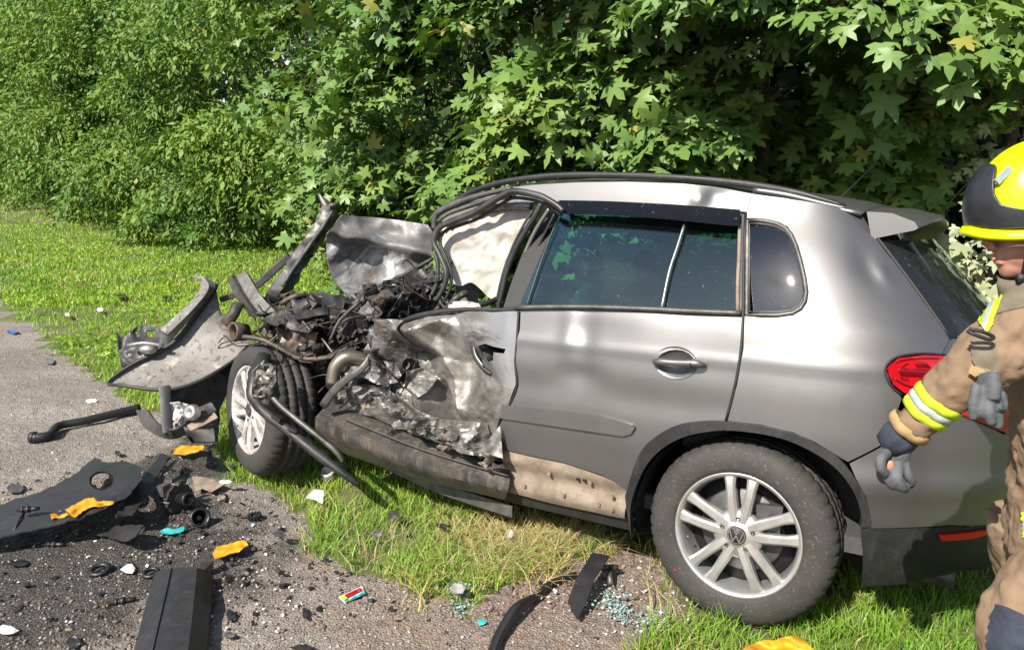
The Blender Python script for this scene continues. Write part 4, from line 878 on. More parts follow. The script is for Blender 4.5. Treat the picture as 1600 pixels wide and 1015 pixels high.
# door handle in its cup
hx, hz = hit(1056, 566)
cp_ = CARM @ SP(hx, hz, .003); nrm = (CARM @ SP(hx, hz, .06) - cp_).normalized(); Mh = wmatrix(cp_, nrm)
MB().lathe([(.0, -.030), (.035, -.026), (.060, -.012), (.078, .0), (.083, .001)], Mh @ Matrix.Diagonal((1, .72, 1, 1)), 40).build('handle_cup', 'paint_dusty', door)
hp = [(1026, 564), (1034, 563), (1060, 565), (1092, 566), (1101, 569)]
hd = MB().tube([CARM @ SP(*hit(x, y + 2), .028 if 0 < i < 4 else .012) for i, (x, y) in enumerate(hp)], [.012, .019, .0200, .0195, .013], 14, sq=(1.0, .75, .8), res=4).build('door_handle', 'paint', door)
MB().tube([CARM @ SP(*hit(1084, 568), .0285), CARM @ SP(*hit(1086, 568), .0285)], .0206, 14, sq=(1.0, .77, .8)).build('handle_seam', 'black', hd)

panel('pillar_cover', [(850, 324), (880, 326), (858, 380), (838, 430), (818, 486), (775, 486), (792, 430), (815, 376)], 'black', car, .03, out=-.05, thick=.03)

# ================================================================ torn and crushed front of the car
def loft(name, lines, mat, parent=None, nu=24, sub=3, thick=.004, amp=0, fr=8, seed=0, ground=False, **k):
    """lines: lists of (px, py, depth) (or height above ground) joined side to side into one skin"""
    f = (lambda p: G(p[0], p[1], p[2])) if ground else (lambda p: Wd(*p))
    R_ = []
    for ln in lines:
        P, _ = crs([f(p) for p in ln], [0] * len(ln), max(1, nu // (len(ln) - 1))); R_.append(P)
    rows = []
    for i in range(len(R_) - 1):
        for s_ in range(sub): rows.append([a.lerp(b, s_ / sub) for a, b in zip(R_[i], R_[i + 1])])
    rows.append(R_[-1]); m = len(rows[0]); P = [p for r in rows for p in r]
    if amp: P = [p + (p - Vector((0, 0, H))).normalized() * amp * (noise.noise(p * fr + Vector((seed, 0, 0))) + .5 * noise.noise(p * fr * 2.7)) for p in P]
    tri = []
    for i in range(len(rows) - 1):
        for j in range(m - 1): a = i * m + j; tri += [(a, a + 1, a + m + 1), (a, a + m + 1, a + m)]
    o = shell(name, None, tri, P, mat, parent, thick, **k); return flat_angle(o, 40)
def jag(P, step, a, seed=5):
    r2 = random.Random(seed); return [(x + r2.uniform(-a, a), y + r2.uniform(-a, a)) for x, y in resamp(P, step)]
def gsheet(name, poly, mat, parent=None, h=.02, res=6, amp=.01, fr=12, seed=0, thick=.004, hf=None, holes=(), sm=False, **k):
    if sm: poly = smooth_poly(poly, 3)
    elif mat in ('trim', 'orange_plastic', 'turquoise', 'steel_dark', 'trim_grey'): poly = jag(poly, max(4, res), min(1.6, res * .3))
    uv, tri = triangulate(poly, res, holes); P = []
    for x, y in uv:
        g = G(x, y); hh = (hf(x, y) if hf else h) + amp * noise.noise(g * fr + Vector((seed * 3.3, 0, 0))); P.append(G(x, y, hh))
    return shell(name, uv, tri, P, mat, parent, thick, **k)
t = NT('crushed_door')
ob = t.n('ShaderNodeSeparateXYZ', {0: t.tc.outputs['Object']}); v1 = t.noise(5, 8, .7, dist=.8); v2 = t.noise(24, 8, .75, dist=.5)
msk = t.math('ADD', t.math('MULTIPLY', t.math('ADD', ob.outputs[0], 1.32), 2.4), t.math('MULTIPLY', t.math('SUBTRACT', ob.outputs[2], .93), 4.0)); msk = t.math('ADD', msk, t.math('MULTIPLY', t.math('SUBTRACT', v1, .5), 3.0))
msk = t.ramp(msk, [(.25, 0.0), (.55, 1.0)])
vsc = t.n('ShaderNodeMapping', {'Vector': t.tc.outputs['Object'], 'Scale': (4, 4, 26), 'Rotation': (0, .35, 0)}).outputs[0]; scr = t.noise(5, 7, .8, vec=vsc)
c = t.ramp(v1, [(.32, (.06, .055, .05)), (.46, (.15, .14, .13)), (.60, (.28, .265, .245)), (.74, (.44, .43, .41))]); c = t.mix(t.ramp(v2, [(.58, 0.0), (.70, .7)]), c, (.055, .05, .045)); c = t.mix(t.ramp(scr, [(.58, 0.0), (.68, .8)]), c, (.60, .59, .57)); c = t.mix(t.ramp(t.noise(7, 5, .6, dist=2.5), [(.60, 0.0), (.72, .8)]), c, (.24, .18, .13))
c = t.mix(msk, c, (.30, .295, .30)); t.pbr(c, t.math('SUBTRACT', .55, t.math('MULTIPLY', msk, .25)), .6, t.bump(v2, .35, .004))
DL = hit(806, 560)[0]
def ridged(p): return 1 - 2 * abs(noise.noise(p))
def tw(x): x = x % 2; return 1 - abs(x - 1)
def folds(s, z):
    w = noise.noise(Vector((s * 2.4, z * 2.4, 9))); w2 = noise.noise(Vector((s * 5, z * 5, 3))); d = 0
    for an, f_, am, k in [(.55, 4.0, .060, 1.6), (1.95, 4.7, .050, 1.3), (2.75, 8.5, .024, 1.5), (1.15, 12.5, .012, 1.2), (.1, 21, .005, 1.5)]: d += am * (tw((s * math.cos(an) + z * math.sin(an)) * f_ + w * k + w2 * .5) - .5)
    return d
def crumple(s, z):
    k = max(0.0, min(1.0, (DL - .05 - s) / .30)); low = max(0, min(1, (1.02 - z) / .25))
    p = Vector((s * 5.2, z * 5.2, 1.7)); d = -.10 * k * low * min(1, (z - .2) / .2 + .3)
    d += 1.35 * k * folds(s, z)
    d -= .05 * max(0, (-1.75 - s)) 
    return d + .006 * noise.noise(Vector((s * 9, z * 9, 0)))
CR_ = .0095
HOLE = [(738, 540), (752, 536), (768, 541), (790, 545), (787, 552), (768, 550), (766, 563), (752, 566), (742, 556)]
fd = panel('front_door', [(636, 506), (660, 497), (700, 490), (760, 486), (809, 486), (806, 530), (803, 565), (806, 600), (795, 630), (779, 652), (776, 680), (784, 715), (740, 716), (690, 700), (640, 690), (600, 668), (596, 620), (604, 575), (612, 540)], 'crushed_door', car, CR_, disp=crumple, holes=[HOLE], thick=.003); flat_angle(fd, 24)
MB().ell(KW(757, 555, -.80), (.055, .04, .045)).build('handle_recess', 'steel_dark', fd)
MB().tube([KW(738, 541, -.86), KW(742, 556, -.88), KW(753, 573, -.89), KW(769, 585, -.885)], [.008, .009, .010, .011], 8, res=4).build('torn_door_handle', 'black', fd)
MB().tube([KW(740, 541, -.868), KW(744, 556, -.89), KW(755, 572, -.90)], [.004] * 3, 6, res=4).build('handle_trim', 'steel', fd)
strip('door_edge', [(810, 487), (807.5, 530), (805, 565), (807, 602), (796, 632), (781, 654), (778, 682), (785, 714)], .0055, 'black', fd, -.002)
MB().tube([KW(*p) for p in [(622, 507, -.84), (650, 495, -.86), (685, 488, -.87), (720, 484, -.87), (770, 484, -.87), (813, 483, -.87)]], [.020, .022, .020, .016, .013, .010], 10, sq=(1, .7, .7), res=4, wob=.2).build('waist_seal', 'trim', fd)
cf = panel('crushed_fender', [(520, 602), (532, 578), (556, 558), (575, 520), (592, 500), (636, 500), (640, 560), (618, 600), (640, 660), (690, 690), (640, 690), (560, 650), (532, 628)], 'crushed', car, CR_, disp=lambda s, z: crumple(s, z) * 1.15 + .02, thick=.003); flat_angle(cf, 24)
# crumpled bare ribbon of wing metal, bright where scraped
for i, (poly, dp) in enumerate([([(576, 515), (600, 505), (622, 520), (634, 548), (640, 572), (622, 592), (604, 572), (590, 548)], (3.66, -.1, .05)), ([(546, 560), (576, 556), (600, 575), (622, 596), (600, 606), (570, 590), (545, 590), (530, 604)], (3.68, -.1, .1)),
    ([(636, 580), (660, 575), (684, 590), (668, 612), (650, 622), (632, 606)], (3.58, -.1, 0)), ([(610, 640), (650, 650), (700, 655), (760, 660), (770, 690), (740, 704), (690, 692), (640, 672)], (3.42, -.13, -.05)), ([(690, 690), (740, 700), (782, 690), (784, 716), (752, 712), (720, 708)], (3.28, -.1, -.1))]):
    sheet('torn_metal', poly, dp, 'crushed', car, 4, .003, .02, 9, i, fold=.16)
sheet('torn_metal', [(515, 618), (560, 600), (604, 606), (650, 640), (720, 668), (780, 700), (786, 722), (720, 706), (640, 676), (580, 650), (530, 640)], (3.66, -.17, .1), 'crushed', car, 4, .003, .02, 8, 21, fold=.13)
for i in range(26):
    x = random.uniform(540, 780); y = 612 + (x - 540) * .36 + random.uniform(-14, 34); r_ = random.uniform(6, 15); k_ = random.randint(3, 6); a0_ = random.uniform(0, 6)
    sheet('metal_shred', [(x + r_ * random.uniform(.4, 1.4) * math.cos(a0_ + 6.283 * j / k_), y + r_ * .6 * random.uniform(.5, 1.3) * math.sin(a0_ + 6.283 * j / k_)) for j in range(k_)], (3.98 - x * .00088, random.uniform(-.5, .3), random.uniform(-.5, .5)), random.choice(['crushed', 'crushed', 'soot', 'mud', 'trim_grey']), car, 4, .003, .02, 12, i, fold=.08)
sheet('torn_metal', [(748, 704), (781, 665), (786, 716)], (3.24, 0, -.1), 'crushed_door', car, 5, .003, .02, 9, 12)
# sill cover hanging off
sc_ = loft('sill_cover', [[(530, 612, 4.00), (660, 668, 3.80), (795, 727, 3.46)], [(512, 630, 3.84), (655, 690, 3.58), (797, 735, 3.33)], [(492, 652, 3.74), (645, 712, 3.49), (796, 756, 3.27)], [(492, 668, 3.75), (645, 728, 3.50), (793, 768, 3.28)], [(508, 698, 3.86), (650, 746, 3.60), (788, 780, 3.36)]], 'trim_muddy', car, 30, 3, .004, .004, 5)
MB().tube([Wd(535, 652, 3.70), Wd(660, 702, 3.50), Wd(794, 743, 3.28)], .0035, 6, res=6).build('cover_ridge', 'trim_grey', sc_)
loft('sill_beam', [[(560, 690, 3.9), (680, 750, 3.7), (800, 790, 3.4)], [(560, 712, 3.9), (680, 768, 3.7), (800, 808, 3.4)]], 'steel_dark', car, 12, 2)
# bent black support bar across the front wheel
bar = MB().tube([Wd(*p) for p in [(414, 560, 3.86), (402, 590, 3.74), (398, 618, 3.68), (410, 640, 3.66), (450, 672, 3.62), (500, 712, 3.58), (540, 742, 3.56), (562, 758, 3.56)]], [.045, .050, .044, .034, .030, .030, .024, .010], 10, sq=(.75, 1.0, .6), res=4, wob=.25).build('support_bar', 'trim', car)
MB().tube([Wd(*p) for p in [(430, 572, 3.72), (424, 600, 3.66), (430, 625, 3.62), (470, 660, 3.58), (520, 700, 3.54), (536, 722, 3.54)]], [.012, .013, .015, .014, .014, .008], 8, res=4).build('hydraulic_pipe', 'steel_dark', bar)
for i in range(5): MB().box(Wd(432 + i * 24, 652 + i * 19, 3.59), (.045, .03, .022), Matrix.Rotation(.6, 3, 'Y'), .004).build('bar_rib', 'trim', bar, smooth=False)
sheet('scraped_casting', [(396, 580), (412, 562), (430, 574), (432, 600), (418, 634), (402, 640), (393, 616)], (3.60, 0, .1), 'crushed', bar, 4, .01, .04, 12, 7, fold=.07)
# bonnet standing on edge
hd_ = sheet('bonnet', [(510, 367), (522, 352), (534, 336), (590, 340), (631, 345), (668, 351), (676, 362), (674, 405), (654, 418), (621, 437), (597, 451), (574, 463), (557, 468), (540, 457), (519, 431), (510, 396)], (4.42, .12, -.05), 'hood_metal', car, 5, .006, .05, 2.6, 3, bend=lambda x, y: -.09 * math.exp(-((y - 378 - (x - 590) * .22) / 12) ** 2) + .05 * math.sin(x * .035))
MB().tube([Wd(*p) for p in [(511, 400, 4.46), (520, 432, 4.46), (541, 458, 4.44), (558, 469, 4.42), (600, 452, 4.44), (655, 420, 4.48)]], .008, 6, res=4, wob=.3).build('bonnet_rim', 'trim_grey', hd_)
# bent wing rail sticking up, with side stay
rl = MB().tube([Wd(*p) for p in [(513, 322, 4.55), (509, 345, 4.55), (488, 376, 4.5), (468, 406, 4.45), (450, 436, 4.4), (424, 470, 4.3)]], [.045, .058, .052, .060, .062, .060], 8, sq=(1.0, .75, .5), res=5, wob=.35).build('bent_wing_rail', 'steel_dark', car, flat=45)
MB().tube([Wd(*p) for p in [(519, 330, 4.47), (506, 352, 4.46), (484, 383, 4.41), (464, 412, 4.36), (440, 448, 4.30)]], [.010, .014, .014, .014, .012], 6, res=5, wob=.4).build('rail_flange', 'trim_grey', rl)
MB().tube([Wd(*p) for p in [(512, 325, 4.54), (505, 314, 4.55), (498, 303, 4.56)]], [.028, .018, .010], 7, res=3, wob=.5).build('torn_tip', 'steel_dark', rl)
MB().tube([Wd(*p) for p in [(514, 322, 4.54), (524, 320, 4.55), (529, 318, 4.56)]], [.025, .014, .004], 6, wob=.6).build('torn_tip', 'trim_grey', rl)
MB().tube([Wd(*p) for p in [(452, 400, 4.5), (425, 424, 4.5), (398, 447, 4.5), (345, 468, 4.5)]], [.028, .030, .028, .020], 8, sq=(1, .8, .4), res=3).build('wing_stay', 'trim_grey', car, flat=40)
MB().tube([Wd(*p) for p in [(455, 398, 4.42), (472, 402, 4.42), (488, 396, 4.44)]], [.026, .028, .022], 8, wob=.4).build('rail_bracket', 'steel_dark', car)
# bonnet-lock channel, grey with a ridge
loft('front_channel', [[(355, 436, 4.2), (372, 470, 4.12), (396, 497, 4.05)], [(362, 431, 4.16), (380, 464, 4.08), (402, 494, 4.0)], [(368, 430, 4.22), (388, 466, 4.14), (408, 492, 4.06)], [(384, 424, 4.2), (408, 462, 4.12), (430, 486, 4.05)], [(392, 432, 4.28), (412, 466, 4.2), (436, 482, 4.12)]], 'steel_dark', car, 16, 2, .004, .006, 10)
# front bumper skin lying upside down
bb = loft('front_bumper_skin', [[(337, 441, 4.45), (334, 455, 4.42), (310, 492, 4.36), (272, 538, 4.28), (205, 572, 4.2), (170, 597, 4.12)], [(338, 470, 4.46), (345, 495, 4.40), (325, 520, 4.33), (280, 562, 4.24), (222, 585, 4.16), (174, 598, 4.11)], [(352, 508, 4.42), (362, 530, 4.34), (336, 552, 4.27), (296, 580, 4.18), (238, 598, 4.1), (182, 600, 4.08)], [(392, 532, 4.36), (385, 545, 4.28), (350, 572, 4.2), (304, 597, 4.1), (256, 608, 4.04), (190, 602, 4.05)]], 'bumper_back', car, 40, 5, .006, .01, 4)
MB().tube([Wd(*p) for p in [(338, 444, 4.43), (333, 456, 4.40), (308, 490, 4.34), (270, 536, 4.26), (205, 570, 4.18), (170, 597, 4.10), (190, 602, 4.03), (256, 609, 4.02), (304, 598, 4.08), (350, 573, 4.18), (388, 545, 4.27)]], [.011, .013, .014, .014, .012, .008, .009, .010, .010, .010, .008], 8, res=5).build('bumper_edge', 'trim', bb)
loft('bumper_lip', [[(301, 430, 4.40), (314, 448, 4.38), (292, 476, 4.32), (250, 515, 4.24)], [(318, 432, 4.38), (326, 450, 4.34), (304, 480, 4.28), (262, 522, 4.20)], [(336, 441, 4.42), (334, 454, 4.38), (308, 486, 4.32), (270, 529, 4.24)]], 'bumper_back', bb, 20, 3, .006, .008, 6)
bt = sheet('bumper_bracket', [(183, 518), (188, 526), (197, 524), (217, 508), (238, 510), (257, 514), (272, 530), (250, 545), (222, 558), (190, 573), (186, 548)], (4.32, 0, -.2), 'trim', bb, 5, .01, .05, 7, 2, holes=[[(228, 516), (242, 516), (242, 526), (229, 526)], [(212, 518), (218, 517), (218, 522), (212, 523)]])
MB().ell(Wd(232, 545, 4.2), (.05, .04, .03)).tube([Wd(200, 540, 4.2), Wd(225, 536, 4.18), Wd(255, 540, 4.2)], .012, 7, res=3).build('fog_lamp', 'steel', bb)
sheet('mud_guard', [(258, 600), (304, 594), (350, 570), (392, 545), (404, 560), (360, 600), (342, 640), (340, 690), (300, 690), (262, 640)], (4.30, 0, 0), 'black', car, 8, .01, .06, 5, 5)
sheet('mud_guard', [(430, 560), (560, 600), (520, 640), (480, 690), (430, 700), (400, 640)], (4.25, -.1, 0), 'black', car, 10, .01, .1, 5, 8)
# headlamp and its struts hanging under the bumper
hl = loft('headlamp_shell', [[(212, 640, 4.12), (226, 668, 4.05), (262, 686, 3.98), (290, 680, 3.98)], [(230, 640, 4.05), (244, 660, 3.98), (268, 672, 3.92), (286, 664, 3.95)]], 'trim_grey', car, 16, 3, .012)
MB().tube([Wd(257, 604, 4.02), Wd(259, 640, 3.98), Wd(262, 676, 3.95)], [.030, .026, .024], 8, sq=(1, .5, .4), res=3).build('strut', 'trim', hl, flat=40)
sheet('reflector_bowl', [(264, 630), (284, 628), (298, 634), (300, 650), (286, 664), (270, 668), (262, 650)], (4.0, 0, 0), 'alloy_dirty', hl, 3, .006, .04, 16, 7, fold=.06)
MB().lathe([(0, .0), (.025, .012), (.038, .008), (.042, -.01), (.042, -.03)], Matrix.Translation(Wd(297, 644, 3.95)) @ Vector((-.3, -.9, .3)).to_track_quat('Z', 'Y').to_matrix().to_4x4(), 24).build('lamp_lens', 'steel', hl)
sheet('splash_plate', [(292, 664), (334, 642), (340, 652), (318, 664), (298, 672)], (3.98, 0, -.4), 'mud', car, 5, .006, .02, 9, 1)
sheet('splash_plate', [(300, 640), (330, 628), (338, 640), (310, 655)], (4.05, 0, -.4), 'steel_dark', car, 5, .006, .03, 9, 4)
# engine bay wreckage
MB().tube([Wd(*p) for p in [(519, 600, 3.70), (524, 574, 3.70), (540, 559, 3.70), (562, 560, 3.72), (580, 574, 3.75)]], [.032, .034, .034, .034, .034], 14, res=5).build('exhaust_bend', 'bronze_pipe', car)
MB().tube([Wd(*p) for p in [(504, 634, 3.70), (530, 602, 3.66), (566, 575, 3.64), (580, 552, 3.66)]], [.016, .018, .014, .010], 8, sq=(.5, 1.2, .6), res=4).build('bent_lever', 'steel_dark', car)
for i, pts in enumerate([[(557, 462, 4.1), (614, 438, 4.0), (676, 404, 3.9)], [(566, 470, 4.05), (618, 446, 3.96), (676, 414, 3.86)], [(560, 482, 4.0), (616, 456, 3.9), (672, 430, 3.8)], [(600, 480, 3.9), (640, 452, 3.82), (684, 424, 3.75)]]):
    MB().tube([Wd(*p) for p in pts], [.012, .014, .010], 8, res=5, wob=.4).build('long_rod', 'soot', car)
rp = random.Random(11)
def blobpt():
    while True:
        x = rp.uniform(392, 690); y = rp.uniform(425, 600)
        if y < 520 - (x - 400) * .28 and x < 560 and y < 470: continue
        if x < 500 and y > 560: continue
        if y < 455 - (x - 560) * .30 and x >= 560: continue
        if x > 650 and y > 500: continue
        return x, y
def fragments(n, kind):
    for i in range(n):
        x, y = blobpt(); d = 4.15 - (x - 400) * .0017 + rp.uniform(-.12, .22); p = Wd(x, y, d)
        if kind == 'plate':
            k_ = rp.randint(4, 6); r_ = rp.uniform(9, 26); a0_ = rp.uniform(0, 6)
            poly = [(x + r_ * rp.uniform(.5, 1.25) * math.cos(a0_ + 6.283 * j / k_), y + r_ * .75 * rp.uniform(.5, 1.25) * math.sin(a0_ + 6.283 * j / k_)) for j in range(k_)]
            sheet('engine_fragment', poly, (d, rp.uniform(-.5, .5), rp.uniform(-.6, .6)), rp.choice(['soot', 'soot', 'rusty', 'steel_dark', 'soot', 'trim']), car, 6, .005, .03, 11, i, fold=.08)
        elif kind == 'pipe':
            a = rp.choice([rp.gauss(-.5, .3), rp.uniform(0, 3.1)]); l = rp.uniform(.07, .24); v = Vector((math.cos(a), rp.uniform(-.5, .5), -math.sin(a))) * l
            q = p + v; m_ = p.lerp(q, .5) + Vector([rp.uniform(-.04, .04) for _ in range(3)])
            MB().tube([p, m_, q], [rp.uniform(.005, .017)] * 3, 7, res=4, wob=.3).build('engine_pipe', rp.choice(['soot', 'rubber', 'steel_dark', 'soot', 'rusty']), car)
        elif kind == 'wire':
            q = p + Vector((rp.uniform(-.25, .25), rp.uniform(-.15, .05), rp.uniform(-.16, .12))); m1_ = p.lerp(q, .33) + Vector([rp.uniform(-.06, .06) for _ in range(3)]); m2_ = p.lerp(q, .66) + Vector([rp.uniform(-.06, .06) for _ in range(3)])
            MB().tube([p, m1_, m2_, q], .0035, 5, res=5).build('cable', rp.choice(['black', 'rubber', 'rusty', 'soot']), car)
        else:
            mb = MB(); R3 = Matrix.Rotation(rp.uniform(0, 3), 3, (rp.uniform(-1, 1), rp.uniform(-1, 1), rp.uniform(-1, 1) + .01)); sz = [rp.uniform(.025, .09) for _ in range(3)]
            mb.box(p, sz, R3, .012); mb.lathe([(0, .0), (sz[0] * .35, .0), (sz[0] * .4, -.02), (sz[0] * .4, -.05)], Matrix.Translation(p + Vector((0, -.03, .03))) @ R3.to_4x4(), 12); mb.build('engine_lump', rp.choice(['soot', 'steel_dark', 'rusty', 'soot']), car, smooth=False)
fragments(80, 'plate'); fragments(75, 'pipe'); fragments(90, 'wire'); fragments(45, 'lump')
sheet('rusty_plate', [(441, 512), (470, 515), (496, 520), (490, 552), (468, 560), (440, 548)], (3.95, 0, 0), 'rusty', car, 5, .006, .05, 9, 3)
sheet('dark_plate', [(452, 462), (500, 455), (560, 468), (556, 490), (500, 492), (462, 500)], (4.02, 0, -.5), 'trim', car, 6, .006, .05, 6, 6)
sheet('dark_plate', [(430, 486), (466, 480), (500, 498), (482, 520), (440, 512), (408, 500)], (3.98, 0, -.4), 'soot', car, 6, .006, .05, 6, 9)
mb = MB(); M_ = Matrix.Translation(Wd(363, 518, 4.0)) @ Vector((-.6, -.75, .2)).to_track_quat('Z', 'Y').to_matrix().to_4x4(); mb.lathe([(.03, -.08), (.045, -.08), (.052, .0), (.046, .005), (.035, -.005), (.03, -.07)], M_, 24); mb.build('torn_flange', 'rusty', car)
MB().tube([Wd(*p) for p in [(352, 508, 4.05), (366, 490, 4.06), (372, 474, 4.08)]], [.035, .028, .03], 10, wob=.4).build('engine_pipe', 'rusty', car)
MB().tube([Wd(*p) for p in [(380, 526, 3.95), (410, 530, 3.92), (440, 545, 3.9), (470, 560, 3.9), (520, 556, 3.86), (560, 530, 3.8)]], [.012] * 6, 8, res=4, wob=.4).build('engine_pipe', 'rusty', car)
bk = MB(); bk.box(C(-2.05, .1, .55), (1.1, 1.2, .62), CARM.to_3x3(), .03); bk.build('engine_block', 'soot', car, smooth=False)
sheet('bulkhead', [(560, 470), (690, 420), (700, 600), (600, 660), (540, 640), (520, 560)], (4.1, -.1, 0), 'soot', car, 9, .01, .14, 5, 4)
sheet('dashboard', [(560, 478), (620, 452), (680, 425), (700, 445), (690, 486), (650, 500), (600, 520), (560, 520)], (3.88, -.12, -.4), 'soot', car, 6, .01, .12, 7, 7)
# front door aperture: seals, pillars, airbag
D0 = lambda x: 3.40 + (820 - x) * .0016
def loose(name, pts, r, mat, off=0, sq=None, wob=.15): return MB().tube([Wd(x, y, D0(x) + off) for x, y in pts], r, 9, sq=sq, res=5, wob=wob).build(name, mat, car)
loose('door_seal', [(880, 330), (866, 318), (842, 306), (804, 299), (781, 308), (741, 332), (708, 346), (686, 356), (678, 377), (687, 398), (697, 424), (694, 447), (681, 470)], [.012, .014, .015, .016, .016, .015, .014, .014, .014, .013, .013, .012, .012], 'seal', -.03)
loose('door_seal', [(878, 336), (845, 316), (806, 309), (786, 317), (748, 341), (716, 353), (694, 362), (688, 380), (697, 402), (705, 428), (703, 452), (692, 474)], [.008] * 12, 'trim', 0)
loose('roof_edge_pipe', [(678, 358), (680, 340), (688, 330), (722, 314), (760, 303), (800, 294)], [.012, .016, .018, .018, .014, .010], 'trim_grey', .03)
loose('roof_edge_pipe', [(684, 346), (700, 334), (735, 321), (770, 310), (800, 304)], [.010] * 5, 'steel_dark', .0)
loose('screen_seal', [(678, 395), (684, 410), (683, 440), (674, 462)], [.010] * 4, 'seal', .02)
loose('centre_pillar', [(860, 324), (836, 362), (815, 410), (800, 452), (791, 480)], [.018, .020, .020, .019, .018], 'paint_dusty', .02, sq=(.8, .5, .5), wob=0)
loose('centre_pillar', [(868, 332), (846, 376), (826, 425), (806, 478)], [.016] * 4, 'black', .03, sq=(1, .4, .5), wob=0)
loose('pillar_seal', [(846, 318), (830, 347), (808, 384), (792, 424), (784, 458), (778, 482)], [.012, .014, .014, .013, .012, .012], 'trim', -.01)
loose('pillar_seal', [(832, 330), (818, 352), (800, 388), (785, 430), (776, 470)], [.006] * 5, 'seal', .01)
loose('inner_header', [(830, 322), (790, 322), (760, 328)], [.014, .016, .01], 'paint_dusty', .06)
sheet('airbag', [(694, 350), (715, 344), (735, 340), (781, 331), (832, 326), (824, 350), (804, 382), (790, 424), (779, 462), (766, 466), (748, 449), (735, 441), (718, 447), (706, 437), (697, 407), (690, 385)], (3.60, -.14, 0), 'airbag', car, 3, .006, .03, 4, 14, sm=True, bend=lambda x, y: .012 * abs(noise.noise(Vector((x * .028, y * .022, 4)))) * 2 + .006 * abs(noise.noise(Vector((x * .06 + y * .03, y * .05, 8)))) * 2)
sheet('airbag_scrap', [(695, 480), (706, 471), (725, 470), (748, 474), (752, 482), (720, 484)], (3.5, -.1, -.2), 'airbag', car, 3, .004, .03, 14, 2)
sheet('seat_side', [(712, 446), (738, 442), (750, 450), (744, 478), (712, 480)], (3.78, 0, 0), 'seat_fabric', car, 6, .05, .01, 6, 1)
MB().tube([Wd(*p) for p in [(690, 470, 3.7), (720, 478, 3.66), (760, 474, 3.6), (785, 462, 3.5)]], .014, 8, res=4).build('inner_trim', 'rubber', car)
MB().box(C(-1.35, .2, .95), (.05, 1.1, .5), CARM.to_3x3()).build('fascia', 'black', car, smooth=False)
mb = MB()
for i in range(160):
    x = rp.uniform(676, 700); y = rp.uniform(415, 470); p = Wd(x, y, D0(x) + .05 + rp.uniform(0, .05)); s_ = rp.uniform(.003, .008); R3 = Matrix.Rotation(rp.uniform(0, 3), 3, (rp.random(), rp.random(), rp.random() + .1)); mb.box(p, (s_, s_, s_ * .4), R3)
t = NT('broken_glass'); rn = t.n('ShaderNodeNewGeometry').outputs['Random Per Island']; c = t.ramp(rn, [(0, (.18, .34, .31)), (.6, (.42, .60, .56)), (.95, (.85, .9, .9))]); t.pbr(c, .12, 0, **{'Transmission Weight': .45})
mb.build('glass_crumbs', 'broken_glass', car, kind='stuff', smooth=False)

# ================================================================ debris on the ground
def dthing(name, label, cat, group=None): return dict(label=label, cat=cat, group=group)
def hose(name, pts, r, mat, lab, cat, seg=12, wob=.08): return MB().tube([G(x, y, h) for x, y, h in pts], r, seg, res=6, wob=wob).build(name, mat, label=lab, cat=cat)
h1 = empty('rubber_hose', G(130, 660), 'black rubber hose with a crooked open end lying on gravel at the left', 'hose')
MB().tube([G(*p) for p in [(52, 684, .03), (77, 680, .03), (92, 665, .035), (129, 658, .035), (171, 648, .04), (218, 638, .04)]], [.030, .028, .026, .026, .028, .034], 14, res=5, wob=.06).build('pipe', 'rubber', h1)
MB().lathe([(.030, 0), (.036, 0), (.036, .03), (.031, .03)], Matrix.Translation(G(56, 683, .03)) @ Vector((-1, -.1, 0)).to_track_quat('Z', 'Y').to_matrix().to_4x4(), 20).build('end_collar', 'trim', h1)
MB().lathe([(0, .0), (.024, .0)], Matrix.Translation(G(50, 684.5, .03)) @ Vector((-1, -.3, 0)).to_track_quat('Z', 'Y').to_matrix().to_4x4(), 16).build('opening', 'black', h1)
b1 = empty('bumper_cover', G(110, 780), 'broken dark bumper cover with a round lamp hole at the left edge', 'bumper')
hole = [(160 + 21 * math.cos(a), 751 + 15 * math.sin(a)) for a in np.linspace(0, 6.28, 16)[:-1]]
gsheet('skin', [(-70, 860), (-70, 800), (0, 787), (64, 768), (111, 744), (150, 712), (158, 720), (206, 722), (218, 730), (222, 747), (203, 772), (171, 790), (128, 808), (64, 824), (0, 838)], 'trim', b1, hf=lambda x, y: .05 + .13 * max(0, min(1, (x + 50) / 270)) * math.sin(max(0, min(1, (y - 700 - (200 - x) * .28) / 75)) * 2.2) + .03, res=7, amp=.008, fr=6, thick=.006, holes=[hole])
mbr = MB(); cen_ = G(160, 751, .13)
V = []
for j, (k1, dz) in enumerate([(1.0, .01), (.92, -.02), (.8, -.07)]):
    V += [G(160 + 21 * k1 * math.cos(a), 751 + 15 * k1 * math.sin(a), .145 + dz) for a in np.linspace(0, 6.283, 25)[:-1]]
mbr.add(V, [(j * 24 + i, j * 24 + (i + 1) % 24, (j + 1) * 24 + (i + 1) % 24, (j + 1) * 24 + i) for j in range(2) for i in range(24)]).build('lamp_collar', 'rubber', b1)
for xx in (20, 62, 100): MB().tube([G(xx, 836 - xx * .17, .10), G(xx + 12, 812 - xx * .22, .13), G(xx + 26, 790 - xx * .25, .12)], .005, 6).build('rib', 'rubber', b1)
MB().tube([G(x, y, h) for x, y, h in [(-70, 862, .05), (0, 838, .07), (64, 824, .09), (128, 808, .12), (171, 791, .14), (203, 773, .15)]], .009, 8, res=4).build('rolled_edge', 'rubber', b1)
gsheet('trim_strip', [(253, 706), (266, 712), (240, 752), (211, 799), (180, 806), (206, 769), (231, 734)], 'trim', h=.13, res=6, amp=.006, thick=.012, label='narrow straight black trim strip leaning over the bumper cover', cat='trim strip')
gsheet('trim_shard', [(216, 752), (240, 716), (252, 704), (246, 722), (226, 750)], 'steel_dark', h=.07, res=6, amp=.01, thick=.01, label='jagged dark shard sticking out behind the narrow trim strip', cat='shard')
